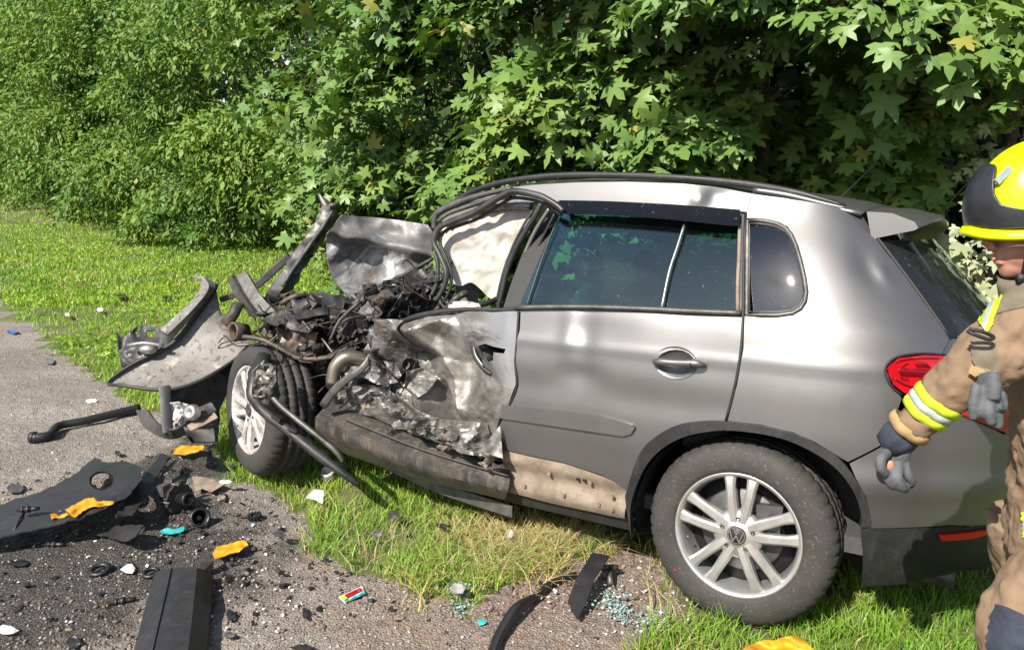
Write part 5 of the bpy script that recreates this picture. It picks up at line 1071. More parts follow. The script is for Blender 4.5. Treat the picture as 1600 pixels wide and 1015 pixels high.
for poly, hh, lb in [([(272, 700), (284, 695), (300, 696), (319, 695), (318, 703), (300, 707), (286, 710), (272, 709)], .05, 'crumpled orange-yellow plastic scrap just below the headlamp of the wreck'),
    ([(101, 795), (120, 786), (137, 777), (158, 779), (178, 775), (178, 787), (156, 791), (141, 792), (116, 807)], .17, 'larger orange-yellow plastic scrap lying on the bumper cover'),
    ([(79, 802), (98, 797), (108, 804), (96, 809), (81, 809)], .14, 'small dirty orange scrap beside the larger one on the bumper cover'),
    ([(329, 862), (338, 853), (352, 851), (368, 846), (383, 843), (387, 850), (373, 861), (355, 866), (336, 872)], .04, 'orange-yellow plastic scrap at the top end of the black sill piece'),
    ([(1160, 1014), (1176, 1005), (1192, 1000), (1212, 1000), (1236, 992), (1254, 998), (1264, 1007), (1274, 1030), (1150, 1030)], .14, 'bright orange cloth in the grass at the bottom edge, in front of the rear wheel')]:
    big_ = 'cloth' in lb
    gsheet('orange_cloth' if big_ else 'orange_scrap', poly, 'orange_plastic', h=hh, res=3, amp=.035 if big_ else .014, fr=13 if big_ else 25, thick=.003, sm=big_, label=lb, cat='cloth' if big_ else 'plastic scrap', group=None if big_ else 'orange plastic scraps')
# alternator-like part
al = empty('engine_part', G(285, 775), 'black finned engine part with a round outlet lying in the oil', 'engine part'); M_ = Matrix.Translation(G(282, 778, .075)) @ Vector((.85, -.5, .12)).to_track_quat('Z', 'Y').to_matrix().to_4x4()
MB().lathe([(0, -.10), (.055, -.10), (.062, -.08), (.062, -.03), (.075, -.03), (.075, .0), (.06, .0), (0, .0)], M_, 24, lambda k, j, r, h: (r * (1.0 if k % 2 else .92) if 1 < j < 6 else r, h)).build('housing', 'soot', al, smooth=False)
MB().lathe([(.022, .0), (.03, .0), (.03, .05), (.035, .05), (.035, .065), (.022, .065), (.02, .02), (0, .02)], M_, 24).build('outlet', 'rubber', al)
for a in (0, 1.57, 3.14, 4.71): MB().lathe([(0, .006), (.007, .006), (.007, -.11)], M_ @ Matrix.Translation((.066 * math.cos(a), .066 * math.sin(a), 0)), 8).build('bolt', 'steel_dark', al)
MB().box(M_ @ Vector((0, 0, -.07)), (.15, .12, .03), M_.to_3x3(), .004).build('flange', 'steel_dark', al, smooth=False)
MB().box(M_ @ Vector((-.05, .06, -.04)), (.05, .05, .05), M_.to_3x3(), .004).build('connector', 'trim_grey', al, smooth=False)
cu = empty('rubber_cup', G(310, 812), 'black ribbed rubber cup lying on its side with the opening towards the right', 'rubber cup'); M_ = Matrix.Translation(G(313, 808, .045)) @ Vector((.55, -.7, .42)).to_track_quat('Z', 'Y').to_matrix().to_4x4()
MB().lathe([(.022, -.06), (.03, -.06), (.034, -.02), (.046, -.01), (.046, .005), (.036, .006), (.031, -.02), (.02, -.045), (0, -.05)], M_, 32).build('cup_wall', 'rubber', cu); MB().lathe([(.0, -.02), (.012, -.02), (.014, -.045)], M_, 16).build('inner_boss', 'steel_dark', cu)
gsheet('turquoise_scrap', [(250, 829), (262, 824), (272, 826), (287, 822), (286, 829), (272, 833), (258, 832)], 'turquoise', h=.018, res=3, amp=.01, fr=30, sm=True, label='small turquoise plastic scrap between the rubber cup and the black shard', cat='plastic scrap')
gsheet('brown_flap', [(300, 743), (322, 745), (351, 756), (331, 768), (316, 762), (306, 768)], 'mud', h=.035, res=4, amp=.02, fr=16, label='muddy brown flap beside the round outlet of the engine part', cat='flap')
gsheet('black_shard', [(146, 833), (180, 821), (224, 819), (212, 836), (200, 846), (172, 840)], 'trim', hf=lambda x, y: .02 + .0012 * (x - 146), res=5, amp=.008, fr=12, label='flat pointed black plastic shard below the bumper cover', cat='shard')
for (px, py, r, lb) in [(156, 891, .042, 'flat black rubber ring with a toothed rim on the gravel'), (236, 896, .034, 'smaller black rubber ring touching the black sill piece')]:
    M_ = Matrix.Translation(G(px, py, .018)) @ Matrix.Rotation(.15, 4, 'X'); MB().lathe([(r * .55, 0), (r, 0), (r * 1.02, .01), (r * .8, .016), (r * .58, .01)], M_, 32, lambda k, j, rr, h: (rr * (1.04 if k % 2 and j in (1, 2) else 1), h), close=True).build('rubber_ring', 'rubber', label=lb, cat='ring')
def scrap(name, px, py, w, h, mat, lb, cat, seed=0, hh=.02, n=6, amp=.015):
    r2 = random.Random(seed + px); poly = [(px + w * r2.uniform(.6, 1.15) * math.cos(6.283 * j / n), py + h * r2.uniform(.6, 1.15) * math.sin(6.283 * j / n)) for j in range(n)]
    return gsheet(name, poly, mat, h=hh, res=max(2.2, w / 4), amp=amp, fr=24, seed=seed, label=lb, cat=cat)
for a in [('white_scrap', 202, 888, 12, 8, 'white_scrap', 'crumpled white plastic scrap right of the toothed rubber ring', 'plastic scrap'), ('white_scrap', 12, 984, 16, 9, 'white_scrap', 'torn white plastic scrap at the lower left edge', 'plastic scrap'),
    ('white_paper', 157, 483, 7, 4, 'white_scrap', 'round white scrap in the short grass near the gravel edge', 'paper scrap'), ('white_paper', 105, 491, 6, 4, 'white_scrap', 'faint white scrap in the grass left of the round one', 'paper scrap'),
    ('blue_scrap', 19, 518, 9, 3, 'blue_scrap', 'blue plastic scrap on the gravel at the left edge', 'plastic scrap'), ('grey_scrap', 77, 564, 10, 4, 'steel', 'pale grey scrap on the gravel below the blue one', 'plastic scrap'),
    ('white_scrap', 143, 626, 12, 3.5, 'white_scrap', 'thin white scrap on gravel above the rubber hose', 'plastic scrap'), ('white_paper', 797, 834, 6, 8, 'white_scrap', 'small white scrap standing in the grass below the sill', 'paper scrap'),
    ('teal_scrap', 752, 971, 8, 5, 'turquoise', 'teal plastic sliver on the bare soil left of the lower hose', 'plastic scrap'), ('grey_scrap', 433, 889, 7, 5, 'steel_dark', 'grey angular lump on the gravel right of the orange scrap', 'lump'),
    ('black_scrap', 390, 875, 9, 5, 'trim', 'black scrap just right of the orange scrap by the sill piece', 'plastic scrap'), ('black_scrap', 360, 959, 9, 10, 'trim', 'black folded scrap right of the black sill piece', 'plastic scrap'),
    ('black_scrap', 357, 991, 10, 6, 'trim_grey', 'dull grey flake low on the gravel near the sill piece', 'plastic scrap'), ('black_scrap', 477, 956, 5, 9, 'trim', 'short upright black strip alone on the gravel', 'plastic scrap'),
    ('black_scrap', 472, 1010, 16, 5, 'trim', 'long black sliver at the bottom edge of the gravel', 'plastic scrap'), ('black_scrap', 115, 1003, 11, 12, 'trim', 'black square scrap at the bottom left', 'plastic scrap'),
    ('black_scrap', 22, 762, 18, 9, 'trim_grey', 'curled dark scrap above the bumper cover at the left', 'plastic scrap'), ('black_scrap', 184, 707, 6, 4, 'rubber', 'small black block above the tip of the bumper cover', 'plastic scrap'),
    ('black_scrap', 24, 878, 24, 5, 'trim', 'thin black bar at the left edge below the bumper cover', 'plastic scrap'), ('pale_scrap', 346, 775, 8, 6, 'mud', 'pale stone-like lump right of the brown flap', 'lump'),
    ('black_scrap', 190, 462, 9, 3, 'trim', 'black scrap in the grass left of the crumpled bumper', 'plastic scrap'), ('black_scrap', 262, 466, 9, 5, 'trim', 'black scrap in the grass nearest the raised bumper lip', 'plastic scrap'),
    ('black_scrap', 614, 804, 9, 7, 'trim_grey', 'grey plastic scrap in the grass under the sill', 'plastic scrap'), ('black_scrap', 689, 820, 14, 4, 'trim', 'thin dark strip lying in the grass under the sill', 'plastic scrap'),
    ('grey_scrap', 591, 833, 10, 8, 'steel', 'pale ribbed scrap in the grass below the sill cover', 'plastic scrap'), ('grey_stone', 716, 919, 14, 9, 'stone', 'grey stone at the edge of the grass and the soil', 'stone'), ('white_scrap', 352, 752, 16, 3, 'white_scrap', 'thin white twisted sliver at the grass edge beside the front wheel', 'plastic scrap'),
    ('black_scrap', 437, 833, 14, 6, 'trim_grey', 'dark thin flake at the left edge of the near grass', 'plastic scrap')]:
    ing = 'grass' in a[6]; scrap(*a, seed=3, hh=.07 if ing and a[2] > 700 else (.06 if ing else .018))
MB().lathe([(.0, .012), (.028, .012), (.032, .02), (.036, .0), (.036, -.03)], Matrix.Translation(G(512, 738, .07)) @ Matrix.Rotation(.5, 4, 'X'), 24).build('bottle_cap', 'alloy_dirty', label='grimy whitish round cap in the grass under the bent black bar', cat='cap')
gsheet('paper_scrap', [(478, 777), (490, 764), (506, 766), (504, 786), (492, 780)], 'white_scrap', hf=lambda x, y: .07 + .002 * (786 - y), res=4, amp=.012, fr=20, label='folded white paper scrap in the grass below the front wheel', cat='paper scrap')
for k_, (px, py, ang, lb) in enumerate([(193, 938, .25, 'short ribbed black hose connector on the oily gravel'), (86, 850, -.1, 'ribbed fitting lying in oil below the bumper cover'), (45, 795, .1, 'small ribbed fitting on top of the bumper cover')]):
    M_ = Matrix.Translation(G(px, py, .018 if k_ < 2 else .17)) @ Vector((math.cos(ang), math.sin(ang), .05)).to_track_quat('Z', 'Y').to_matrix().to_4x4()
    MB().lathe([(0, -.05), (.008, -.05), (.009, -.03), (.014, -.03), (.014, -.02), (.010, -.02), (.010, -.01), (.015, -.01), (.015, .005), (.010, .005), (.011, .02), (.007, .045), (0, .045)], M_, 14).build('hose_connector', 'rubber', label=lb, cat='hose connector')
M_ = G(398, 807, .015); mb = MB()
for i in range(14): a = 6.283 * i / 14; mb.box(M_ + Vector((math.cos(a) * .028, math.sin(a) * .028, .004)), (.012, .006, .02), Matrix.Rotation(a, 3, 'Z'))
mb.lathe([(.018, 0), (.03, 0), (.03, .012), (.018, .012)], Matrix.Translation(M_), 24, close=True).build('toothed_ring', 'rubber', label='black spiky toothed ring on the soil beside the grass', cat='ring', smooth=False)
sp_ = empty('sill_piece', G(270, 960), 'large black faceted sill cover piece lying on the gravel at the bottom', 'car part')
loft('cover_shell', [[(240, 896, .015), (222, 966, .015), (203, 1040, .015)], [(246, 892, .055), (228, 960, .055), (208, 1040, .055)], [(268, 886, .095), (252, 955, .095), (232, 1040, .095)], [(308, 886, .095), (301, 955, .095), (291, 1040, .095)], [(330, 893, .05), (326, 960, .05), (318, 1040, .05)], [(334, 902, .01), (330, 966, .01), (322, 1040, .01)]], 'trim', sp_, 16, 2, .006, .002, 6, ground=True)
MB().tube([G(268, 887, .098), G(252, 956, .098), G(232, 1040, .098)], .0025, 6).build('moulded_seam', 'black', sp_); MB().box(G(322, 882, .05), (.05, .04, .05), Matrix.Rotation(.5, 3, 'Z'), .006).tube([G(322, 880, .05), G(332, 862, .1), G(340, 848, .13)], .003, 6).build('clip', 'trim_grey', sp_, smooth=False)
# lower right: hose, blade, fitting
MB().tube([G(*p) for p in [(765, 1035, .02), (775, 1004, .022), (786, 982, .03), (805, 952, .045), (824, 938, .03), (842, 928, .02), (861, 911, .018), (899, 897, .014)]], [.020, .020, .021, .021, .016, .013, .014, .012], 14, res=6, wob=.12).build('lower_hose', 'rubber', label='black hose curving over the bare soil at the bottom centre', cat='hose')
gsheet('rubber_strip', [(887, 938), (903, 966), (916, 938), (930, 902), (952, 867), (926, 862), (900, 903)], 'rubber', hf=lambda x, y: .03 + .0009 * (966 - y), res=6, amp=.005, thick=.01, label='flat black blade-like rubber strip leaning up from the soil by the sill', cat='rubber strip')
MB().tube([G(934, 886, .05), G(966, 885, .05)], .011, 12).tube([G(940, 886, .05), G(946, 886, .05)], .015, 12).tube([G(952, 886, .05), G(954, 913, .015)], [.010, .013], 12).build('t_fitting', 'steel_dark', label='T-shaped metal fitting standing beside the black blade-like strip', cat='fitting')
MB().tube([G(946, 925, .01), G(966, 932, .02), G(998, 932, .012)], .003, 6, res=4).build('wire_piece', 'steel', label='short pale wire on the soil between the blade-like strip and the rear wheel', cat='wire')
wr = empty('wrapper', G(550, 929), 'small flat wrapper printed red, yellow and cyan on the gravel', 'wrapper')
gsheet('foil', [(529, 932), (565, 915), (571, 926), (539, 941)], 'white_scrap', wr, h=.015, res=5, amp=.004)
gsheet('red_print', [(537, 929), (563, 917), (566, 921), (542, 933)], 'lamp_red', wr, h=.021, res=5, amp=.004, thick=.001); gsheet('cyan_print', [(538, 937), (569, 923), (571, 926), (540, 940)], 'turquoise', wr, h=.021, res=5, amp=.004, thick=.001); gsheet('yellow_print', [(531, 932), (538, 929), (543, 934), (537, 937)], 'cloth_yellow', wr, h=.021, res=5, amp=.004, thick=.001)
def crumbs(name, label, regs, n, s0_, s1_, mat, hh=.01):
    mb = MB()
    for i in range(n):
        cx, cy, rx_, ry_ = rp.choice(regs); x = rp.gauss(cx, rx_); y = rp.gauss(cy, ry_); p = G(x, y, rp.uniform(.004, hh)); s_ = rp.uniform(s0_, s1_)
        mb.box(p, (s_, s_ * rp.uniform(.5, 1.2), s_ * rp.uniform(.2, .6)), Matrix.Rotation(rp.uniform(0, 3), 3, (rp.uniform(-.4, .4), rp.uniform(-.4, .4), 1)), s_ * .15)
    mb.build(name, mat, kind='stuff', loc=(0, 0, 0), smooth=False, label=label)
crumbs('shattered_glass', 'scattered crumbs of greenish shattered window glass on soil and grass', [(955, 940, 14, 13), (970, 955, 8, 8), (722, 942, 9, 12), (1015, 968, 16, 8), (720, 915, 12, 6), (785, 855, 10, 8)], 900, .003, .009, 'broken_glass', .03)
crumbs('plastic_crumbs', 'small black crumbs of broken plastic scattered over the shoulder', [(200, 850, 130, 60), (330, 800, 60, 60), (120, 930, 90, 50), (430, 900, 90, 60), (300, 720, 90, 30), (620, 900, 120, 50)], 420, .005, .022, 'trim', .02)
crumbs('pale_crumbs', 'small pale crumbs scattered over the oily gravel', [(200, 850, 150, 80), (400, 920, 100, 50), (110, 660, 80, 50), (950, 930, 60, 40)], 260, .004, .012, 'white_scrap', .012)

# ================================================================ firefighter
pe = empty('person', (1.62, 1.72, 0), 'firefighter in tan jacket and yellow helmet standing at the rear of the car, looking down', 'person')
def blend(name, mb, mat, par, vox=.006, sm=6, **k):
    o = mb.build(name, mat, par, **k); r = o.modifiers.new('remesh', 'REMESH'); r.mode = 'VOXEL'; r.voxel_size = vox; r.use_smooth_shade = True
    s = o.modifiers.new('smooth', 'SMOOTH'); s.factor = .6; s.iterations = sm; return o
PD = 1.90
def PW(x, y, d=PD): return Wd(x, y, d)
hcx = 1612
# body: head with face, neck, trunk, legs in one skin
mb = MB(); hc = PW(hcx, 352)
mb.ell(hc, (.098, .078, .115)); mb.ell(PW(1598, 392), (.066, .058, .070)); mb.ell(PW(1583, 418), (.034, .034, .028)); mb.ell(PW(1576, 425), (.020, .022, .016))
mb.tube([PW(1556, 360), PW(1547, 373), PW(1542, 384)], [.011, .014, .0165], 10); mb.ell(PW(1551, 387), (.012, .018, .008))
mb.ell(PW(1562, 398), (.014, .020, .009)); mb.ell(PW(1560, 403), (.013, .019, .0055)); mb.ell(PW(1561, 410), (.012, .018, .006)); mb.ell(PW(1564, 362), (.015, .045, .010))
mb.tube([PW(1625, 400), PW(1640, 470)], [.062, .068], 16); ear = PW(1622, 378, 1.826); mb.ell(ear, (.018, .008, .030))
tr0 = PW(1690, 560, 1.94); mb.tube([PW(1640, 470, 1.92), tr0, PW(1695, 740, 1.98), PW(1690, 850, 2.02)], [.08, .10, .10, .10], 16, res=4)
for dy in (-.10, .12):
    hip = PW(1665, 850, 2.02) + Vector((0, dy, 0)); kn = PW(1592, 1005, 1.95) if dy < 0 else Vector((1.48, 1.95, .50)); an_ = Vector((1.36 if dy < 0 else 1.58, 1.66 + dy, .09)); mb.tube([hip, kn, an_], [.10, .075, .05], 14, res=4); mb.ell(an_ + Vector((-.07, 0, -.03)), (.13, .045, .05))
blend('body', mb, 'skin', pe, .004, 2)
for sy in (-1, 1):
    ep = PW(1563, 371, 1.9 + .03 * sy) ; MB().ell(ep + Vector((.006, 0, 0)), (.010, .010, .008)).build('eye', 'white_scrap', pe); MB().ell(ep + Vector((-.003, 0, 0)), (.004, .005, .005)).build('iris', 'black', pe)
MB().tube([PW(1553, 404, 1.885), PW(1551.5, 405, 1.9), PW(1553, 404, 1.915)], .0035, 6, res=3).build('lips', 'skin_red', pe)
# jacket
mb = MB()
sh = PW(1606, 512, 1.83); el = PW(1500, 592, 1.86); wr_ = PW(1420, 668, 1.93)
mb.tube([PW(1628, 470, 1.85), sh, PW(1556, 545, 1.84), el, PW(1458, 632, 1.90), wr_], [.085, .095, .083, .064, .054, .050], 20, res=5)
mb.tube([PW(1626, 462, 1.94), PW(1644, 500, 1.94), PW(1684, 600, 1.94), PW(1690, 740, 1.98), PW(1680, 868, 2.0)], [.082, .14, .165, .165, .175], 24, res=5, sq=(1.12, .95, 1))
mb.tube([PW(1640, 500, 2.06), PW(1668, 560, 2.14), PW(1650, 680, 2.18), PW(1600, 740, 2.14)], [.085, .085, .065, .05], 16, res=4)
jk = blend('jacket', mb, 'tan_cloth', pe, .008, 4)
tx = bpy.data.textures.new('folds', 'CLOUDS'); tx.noise_scale = .075; tx.noise_depth = 2; dm = jk.modifiers.new('folds', 'DISPLACE'); dm.texture = tx; dm.texture_coords = 'GLOBAL'; dm.strength = .042; dm.mid_level = .5
tx2 = bpy.data.textures.new('creases', 'CLOUDS'); tx2.noise_scale = .03; tx2.noise_type = 'HARD_NOISE'; d2_ = jk.modifiers.new('creases', 'DISPLACE'); d2_.texture = tx2; d2_.texture_coords = 'GLOBAL'; d2_.strength = .008; d2_.mid_level = .5
# collar and dark shoulder yoke
from mathutils.bvhtree import BVHTree
def bvh_of(o):
    dgx = bpy.context.evaluated_depsgraph_get(); ev = o.evaluated_get(dgx); me = ev.to_mesh(); V = [o.matrix_world @ v.co for v in me.vertices]; P = [tuple(p.vertices) for p in me.polygons]; ev.to_mesh_clear(); return BVHTree.FromPolygons(V, P)
bpy.context.view_layer.update(); JB = bvh_of(jk)
def wrap(name, poly, d, mat, par=None, off=.004, res=4, th=.003, bv=None):
    """a patch sewn on: its outline laid on the cloth surface, a few millimetres proud"""
    uv, tri = triangulate(poly, res); P = []; last = None; cp0 = Vector((0, 0, H))
    for x, y in uv:
        dr = ray(x, y).normalized(); h_, n_, i_, ds = (bv or JB).ray_cast(cp0, dr)
        if h_ is None or (h_ - cp0).length > 2.4: P.append(None); continue
        P.append(h_ + n_ * off if n_.dot(dr) < 0 else h_ - n_ * off)
    tri = [t_ for t_ in tri if all(P[i] is not None for i in t_)]; ids = sorted({i for t_ in tri for i in t_})
    if not ids: return None
    mp_ = {v: i for i, v in enumerate(ids)}; return shell(name, None, [tuple(mp_[i] for i in t_) for t_ in tri], [P[i] for i in ids], mat, par or jk, th)
mb = MB(); mb.lathe([(.066, -.03), (.078, -.03), (.080, .02), (.074, .045), (.068, .02)], Matrix.Translation(PW(1618, 452, 1.9)) @ Matrix.Rotation(-.25, 4, 'Y'), 32, close=True); mb.build('collar', 'olive_cloth', jk)
wrap('shoulder_yoke', [(1546, 440), (1600, 436), (1660, 440), (1640, 478), (1600, 480), (1560, 490), (1535, 505), (1527, 500), (1533, 470)], 1.76, 'olive_cloth', off=.003)
for poly, m in [([(1552, 448), (1558, 450), (1536, 514), (1528, 496)], 'cloth_yellow'), ([(1558, 450), (1564, 452), (1540, 518), (1535, 512)], 'reflective'), ([(1564, 452), (1572, 454), (1545, 522), (1539, 518)], 'cloth_yellow')]: wrap('shoulder_stripe', poly, 1.72, m, off=.007, res=3)
ax_ = (wr_ - el).normalized(); q_ = ax_.to_track_quat('Z', 'Y').to_matrix().to_4x4()
def band(name, f, w, r, mat, par=jk, lo=.0): M_ = Matrix.Translation(el.lerp(wr_, f)) @ q_; return MB().lathe([(r - .006, -w), (r, -w), (r + .0015, 0), (r - lo, w), (r - .006 - lo, w)], M_, 40, lambda k, j, rr, h: (rr + .002 * math.sin(k * .9), h + .003 * math.sin(k * .5)), close=True).build(name, mat, par)
band('sleeve_stripe', .44, .0115, .0610, 'cloth_yellow', lo=.001); band('sleeve_stripe', .56, .0105, .0595, 'reflective', lo=.001); band('sleeve_stripe', .68, .0115, .0580, 'cloth_yellow', lo=.001); band('sleeve_hem', 1.0, .013, .0545, 'cuff_tan', lo=.002); band('knit_cuff', 1.22, .032, .044, 'navy_cloth', lo=.005)
# gloved hand: palm, four unequal fingers and thumb
mb = MB(); pc = PW(1399, 712, 1.955)
mb.tube([PW(1410, 690, 1.95), PW(1402, 705, 1.955), PW(1396, 722, 1.96)], [.034, .040, .036], 16, sq=(.95, .72, .9), res=4)
for pts, r in [([(1386, 722, 1.95), (1376, 736, 1.95), (1379, 748, 1.955), (1387, 752, 1.965)], .0115), ([(1393, 728, 1.935), (1388, 745, 1.925), (1394, 758, 1.935), (1402, 758, 1.95)], .0125), ([(1404, 728, 1.93), (1402, 746, 1.92), (1408, 760, 1.925), (1414, 763, 1.94)], .0135), ([(1413, 722, 1.935), (1418, 740, 1.93), (1424, 752, 1.94), (1422, 757, 1.955)], .0125), ([(1386, 706, 1.93), (1377, 716, 1.915), (1376, 730, 1.91), (1382, 738, 1.915)], .0135)]:
    mb.tube([PW(*p) for p in pts], [r, r, r * .95, r * .8], 12, res=4); mb.ell(PW(*pts[-1]), (r * .85,) * 3)
gl = blend('glove', mb, 'glove_grey', pe, .0035, 2)
MB().ell(PW(1391, 727, 1.925), (.010, .006, .014)).build('worn_patch', 'skin_red', gl)
# spare glove, clip and pocket on the chest
wrap('chest_pocket', [(1520, 530), (1555, 534), (1560, 585), (1524, 580)], 1.72, 'olive_cloth', off=.010)
wrap('pocket_flap', [(1516, 572), (1556, 578), (1558, 588), (1518, 584)], 1.72, 'cuff_tan', off=.016)
MB().tube([PW(1512, 517, 1.755), PW(1522, 522, 1.745), (PW(1545, 530, 1.74)), PW(1552, 526, 1.745), PW(1535, 518, 1.745), PW(1514, 514, 1.755)], .0045, 8, res=4).build('snap_hook', 'black', jk)
mb = MB(); mb.tube([PW(1545, 582, 1.745), PW(1545, 602, 1.74), PW(1544, 622, 1.74)], [.028, .036, .034], 14, sq=(1, .5, .8), res=3)
for pts, r in [([(1527, 600, 1.74), (1521, 628, 1.735), (1521, 655, 1.74)], .012), ([(1536, 620, 1.735), (1533, 640, 1.73), (1534, 650, 1.735)], .011), ([(1546, 622, 1.73), (1546, 645, 1.725), (1549, 662, 1.73)], .013), ([(1556, 620, 1.735), (1558, 645, 1.73), (1560, 668, 1.735)], .013), ([(1562, 612, 1.745), (1567, 630, 1.74), (1568, 642, 1.745)], .011)]: mb.tube([PW(*p) for p in pts], [r, r, r * .8], 10, res=3)
sg = blend('spare_glove', mb, 'glove_grey', pe, .004, 2); MB().tube([PW(1554, 640, 1.722), PW(1566, 643, 1.722)], .006, 8).build('velcro_tab', 'black', sg)
wrap('jacket_stripe', [(1570, 800), (1620, 800), (1620, 812), (1570, 812)], 1.8, 'cloth_yellow', off=.006); wrap('jacket_stripe', [(1570, 813), (1620, 813), (1620, 826), (1570, 826)], 1.8, 'reflective', off=.006); wrap('jacket_stripe', [(1570, 827), (1620, 827), (1620, 838), (1570, 838)], 1.8, 'cloth_yellow', off=.006)
# trousers and boots
mb = MB()
for dy in (-.10, .12):
    hip = PW(1665, 840, 2.0) + Vector((0, dy, 0)); kn = PW(1592, 1005, 1.95) if dy < 0 else Vector((1.48, 1.95, .50)); an_ = Vector((1.36 if dy < 0 else 1.58, 1.66 + dy, .14)); mb.tube([hip, kn, an_], [.125, .098, .085], 18, res=5)
tz = blend('trousers', mb, 'tan_cloth', pe, .008, 4); dm = tz.modifiers.new('folds', 'DISPLACE'); dm.texture = tx; dm.texture_coords = 'GLOBAL'; dm.strength = .03
bpy.context.view_layer.update(); wrap('knee_patch', [(1546, 940), (1575, 948), (1605, 962), (1640, 985), (1640, 1060), (1500, 1060), (1524, 1000), (1536, 962)], 0, 'navy_cloth', tz, .006, 6, .004, bvh_of(tz))
for dy in (-.10, .12):
    a_ = Vector((1.36 if dy < 0 else 1.58, 1.66 + dy, .0)); mb = MB(); mb.tube([a_ + Vector((0, 0, .20)), a_ + Vector((0, 0, .07))], [.062, .06], 16); mb.ell(a_ + Vector((-.09, 0, .045)), (.15, .055, .055)); mb.box(a_ + Vector((-.08, 0, .012)), (.27, .09, .022)); blend('boot', mb, 'black', pe, .006, 2)
# helmet: yellow shell, dark front guard, brim
Mh = Matrix.Translation(PW(1634, 326)) @ Matrix.Rotation(math.radians(-9), 4, 'Y')
def dome(rx_, ry_, rz_, z0_, a0_=0, a1_=2 * math.pi, zr=1.0, seg=56, rings=20, ex=2.2):
    V = []; Fc = []; full = a1_ - a0_ > 6.2; ns = seg if full else seg + 1
    for i in range(rings + 1):
        ph = math.pi / 2 * i / rings; cz = math.cos(ph); 
        for k in range(ns):
            a = a0_ + (a1_ - a0_) * k / seg; V.append(Mh @ Vector((rx_ * math.copysign(abs(math.cos(a)) ** (2 / ex), math.cos(a)) * math.sin(ph) ** .9, ry_ * math.copysign(abs(math.sin(a)) ** (2 / ex), math.sin(a)) * math.sin(ph) ** .9, z0_ + rz_ * cz)))
    for i in range(rings):
        for k in range(seg): k2 = (k + 1) % ns; Fc.append((i * ns + k, (i + 1) * ns + k, (i + 1) * ns + k2, i * ns + k2))
    return V, Fc
V, Fc = dome(.178, .130, .195, -.02); hm = empty('helmet', PW(1622, 352)) if False else mesh_obj('helmet', V, Fc, 'helmet_yellow', pe); s_ = hm.modifiers.new('t', 'SOLIDIFY'); s_.thickness = .006
mb = MB(); ns = 64; V = []; prof = [(1.0, -.012), (1.0, -.026), (1.07, -.036), (1.09, -.030), (1.09, -.024), (1.03, -.012)]
for k in range(ns):
    a = 2 * math.pi * k / ns; fr_ = max(0, -math.cos(a)) ** 2
    for (q, z) in prof: V.append(Mh @ Vector((.177 * q * math.copysign(abs(math.cos(a)) ** .91, math.cos(a)) * (1 + .03 * fr_), .129 * q * math.copysign(abs(math.sin(a)) ** .91, math.sin(a)), z - .016 * abs(math.sin(a)) - .002 * fr_)))
n = len(prof); mb.add(V, [(k * n + j, ((k + 1) % ns) * n + j, ((k + 1) % ns) * n + (j + 1) % n, k * n + (j + 1) % n) for k in range(ns) for j in range(n)]); mb.build('brim', 'helmet_yellow', hm)
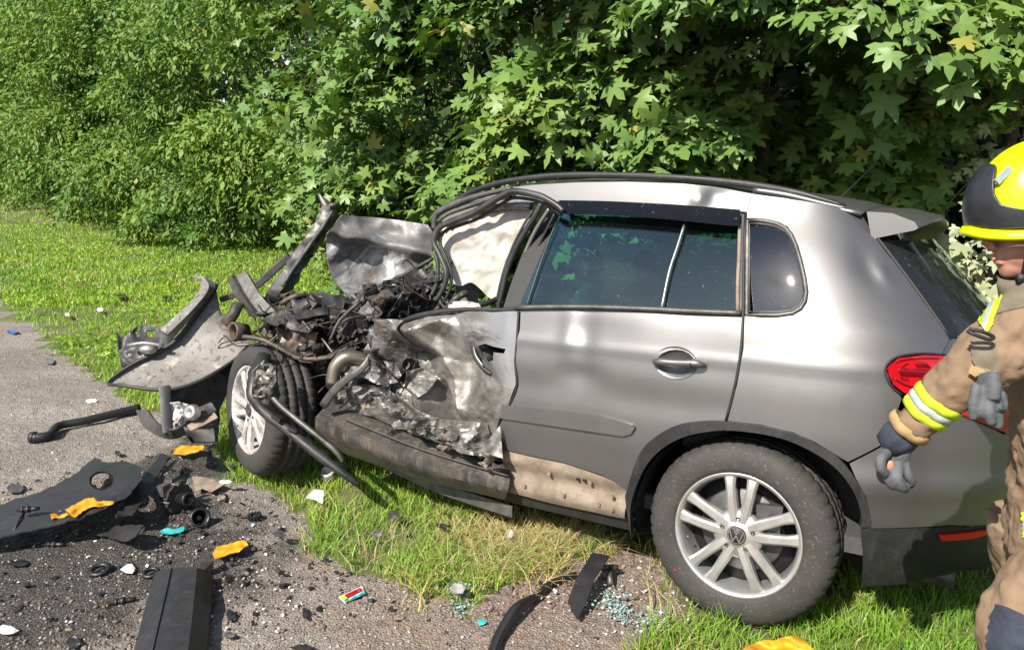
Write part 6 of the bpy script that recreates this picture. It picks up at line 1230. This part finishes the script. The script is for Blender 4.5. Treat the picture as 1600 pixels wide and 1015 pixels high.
# front guard follows the shell: lower dark band and raised lamp housing
V = []; Fc = []; na, nb_ = 60, 18
for i in range(na + 1):
    an2 = -1.3 + 2.6 * i / na; a = math.pi + an2; ed = abs(an2) / 1.3; top = float(np.interp(ed, [0, .18, .25, .34, .43, .75, 1], [.72, .70, .60, .36, .26, .17, .03])); bot = .01
    for j in range(nb_ + 1):
        e_ = bot + (top - bot) * j / nb_; ph = math.pi / 2 * (1 - e_ * .72); k_ = 1.03 + .09 * math.exp(-((ed) / .45) ** 2) * math.sin(math.pi * min(1, e_ * 1.15))
        V.append(Mh @ Vector((.178 * k_ * math.copysign(abs(math.cos(a)) ** .91, math.cos(a)) * math.sin(ph) ** .9, .130 * k_ * math.copysign(abs(math.sin(a)) ** .91, math.sin(a)) * math.sin(ph) ** .9, -.02 + .195 * k_ * math.cos(ph))))
for i in range(na):
    for j in range(nb_): a = i * (nb_ + 1) + j; Fc.append((a, a + nb_ + 1, a + nb_ + 2, a + 1))
fg = mesh_obj('front_guard', V, Fc, 'helmet_black', hm); s_ = fg.modifiers.new('t', 'SOLIDIFY'); s_.thickness = .012; s_.offset = -1
MB().box(Mh @ Vector((-.135, -.055, .105)), (.045, .007, .016), (Mh.to_3x3() @ Matrix.Rotation(-.75, 3, 'Y')), .001).build('front_label', 'reflective', fg, smooth=False)
tcv = bpy.data.curves.new('helmet_lettering', 'FONT'); tcv.body = 'AP3'; tcv.size = .034; tcv.extrude = .0004; tcv.shear = .25; tcv.materials.append(MATS['reflective']); to = bpy.data.objects.new('tmp', tcv); link(to)
dg_ = bpy.context.evaluated_depsgraph_get(); tm = bpy.data.meshes.new_from_object(to.evaluated_get(dg_)); bpy.data.objects.remove(to)
bmx = bmesh.new(); bmx.from_mesh(tm); bmesh.ops.subdivide_edges(bmx, edges=[e for e in bmx.edges if e.calc_length() > .006], cuts=2); TVv = [v.co.copy() for v in bmx.verts]; TFf = [[v.index for v in f.verts] for f in bmx.faces]; bmx.free()
def onhelm(u, v):      # wrap lettering round the near side of the shell
    a = -math.pi / 2 - .10 + (u - .035) / .150; e_ = (v + .075) / .195; cz = min(.99, max(0, e_)); sn = math.sqrt(1 - cz * cz) ** .9 * 1.03
    return Mh @ Vector((.178 * math.copysign(abs(math.cos(a)) ** .91, math.cos(a)) * sn, .130 * math.copysign(abs(math.sin(a)) ** .91, math.sin(a)) * sn, -.02 + .1955 * 1.02 * cz))
lt = mesh_obj('helmet_lettering', [onhelm(v.x, v.y) for v in TVv], TFf, 'white_scrap', hm, smooth=False); s_ = lt.modifiers.new('t', 'SOLIDIFY'); s_.thickness = .003; s_.offset = 0
MB().tube([PW(1606, 372, 1.80), PW(1603, 400, 1.81), PW(1596, 432, 1.84), PW(1590, 442, 1.86)], .004, 6, res=4).build('chin_strap', 'black', hm)
MB().box(PW(1597, 436, 1.815), (.022, .012, .022), None, .003).build('chin_buckle', 'black', hm)
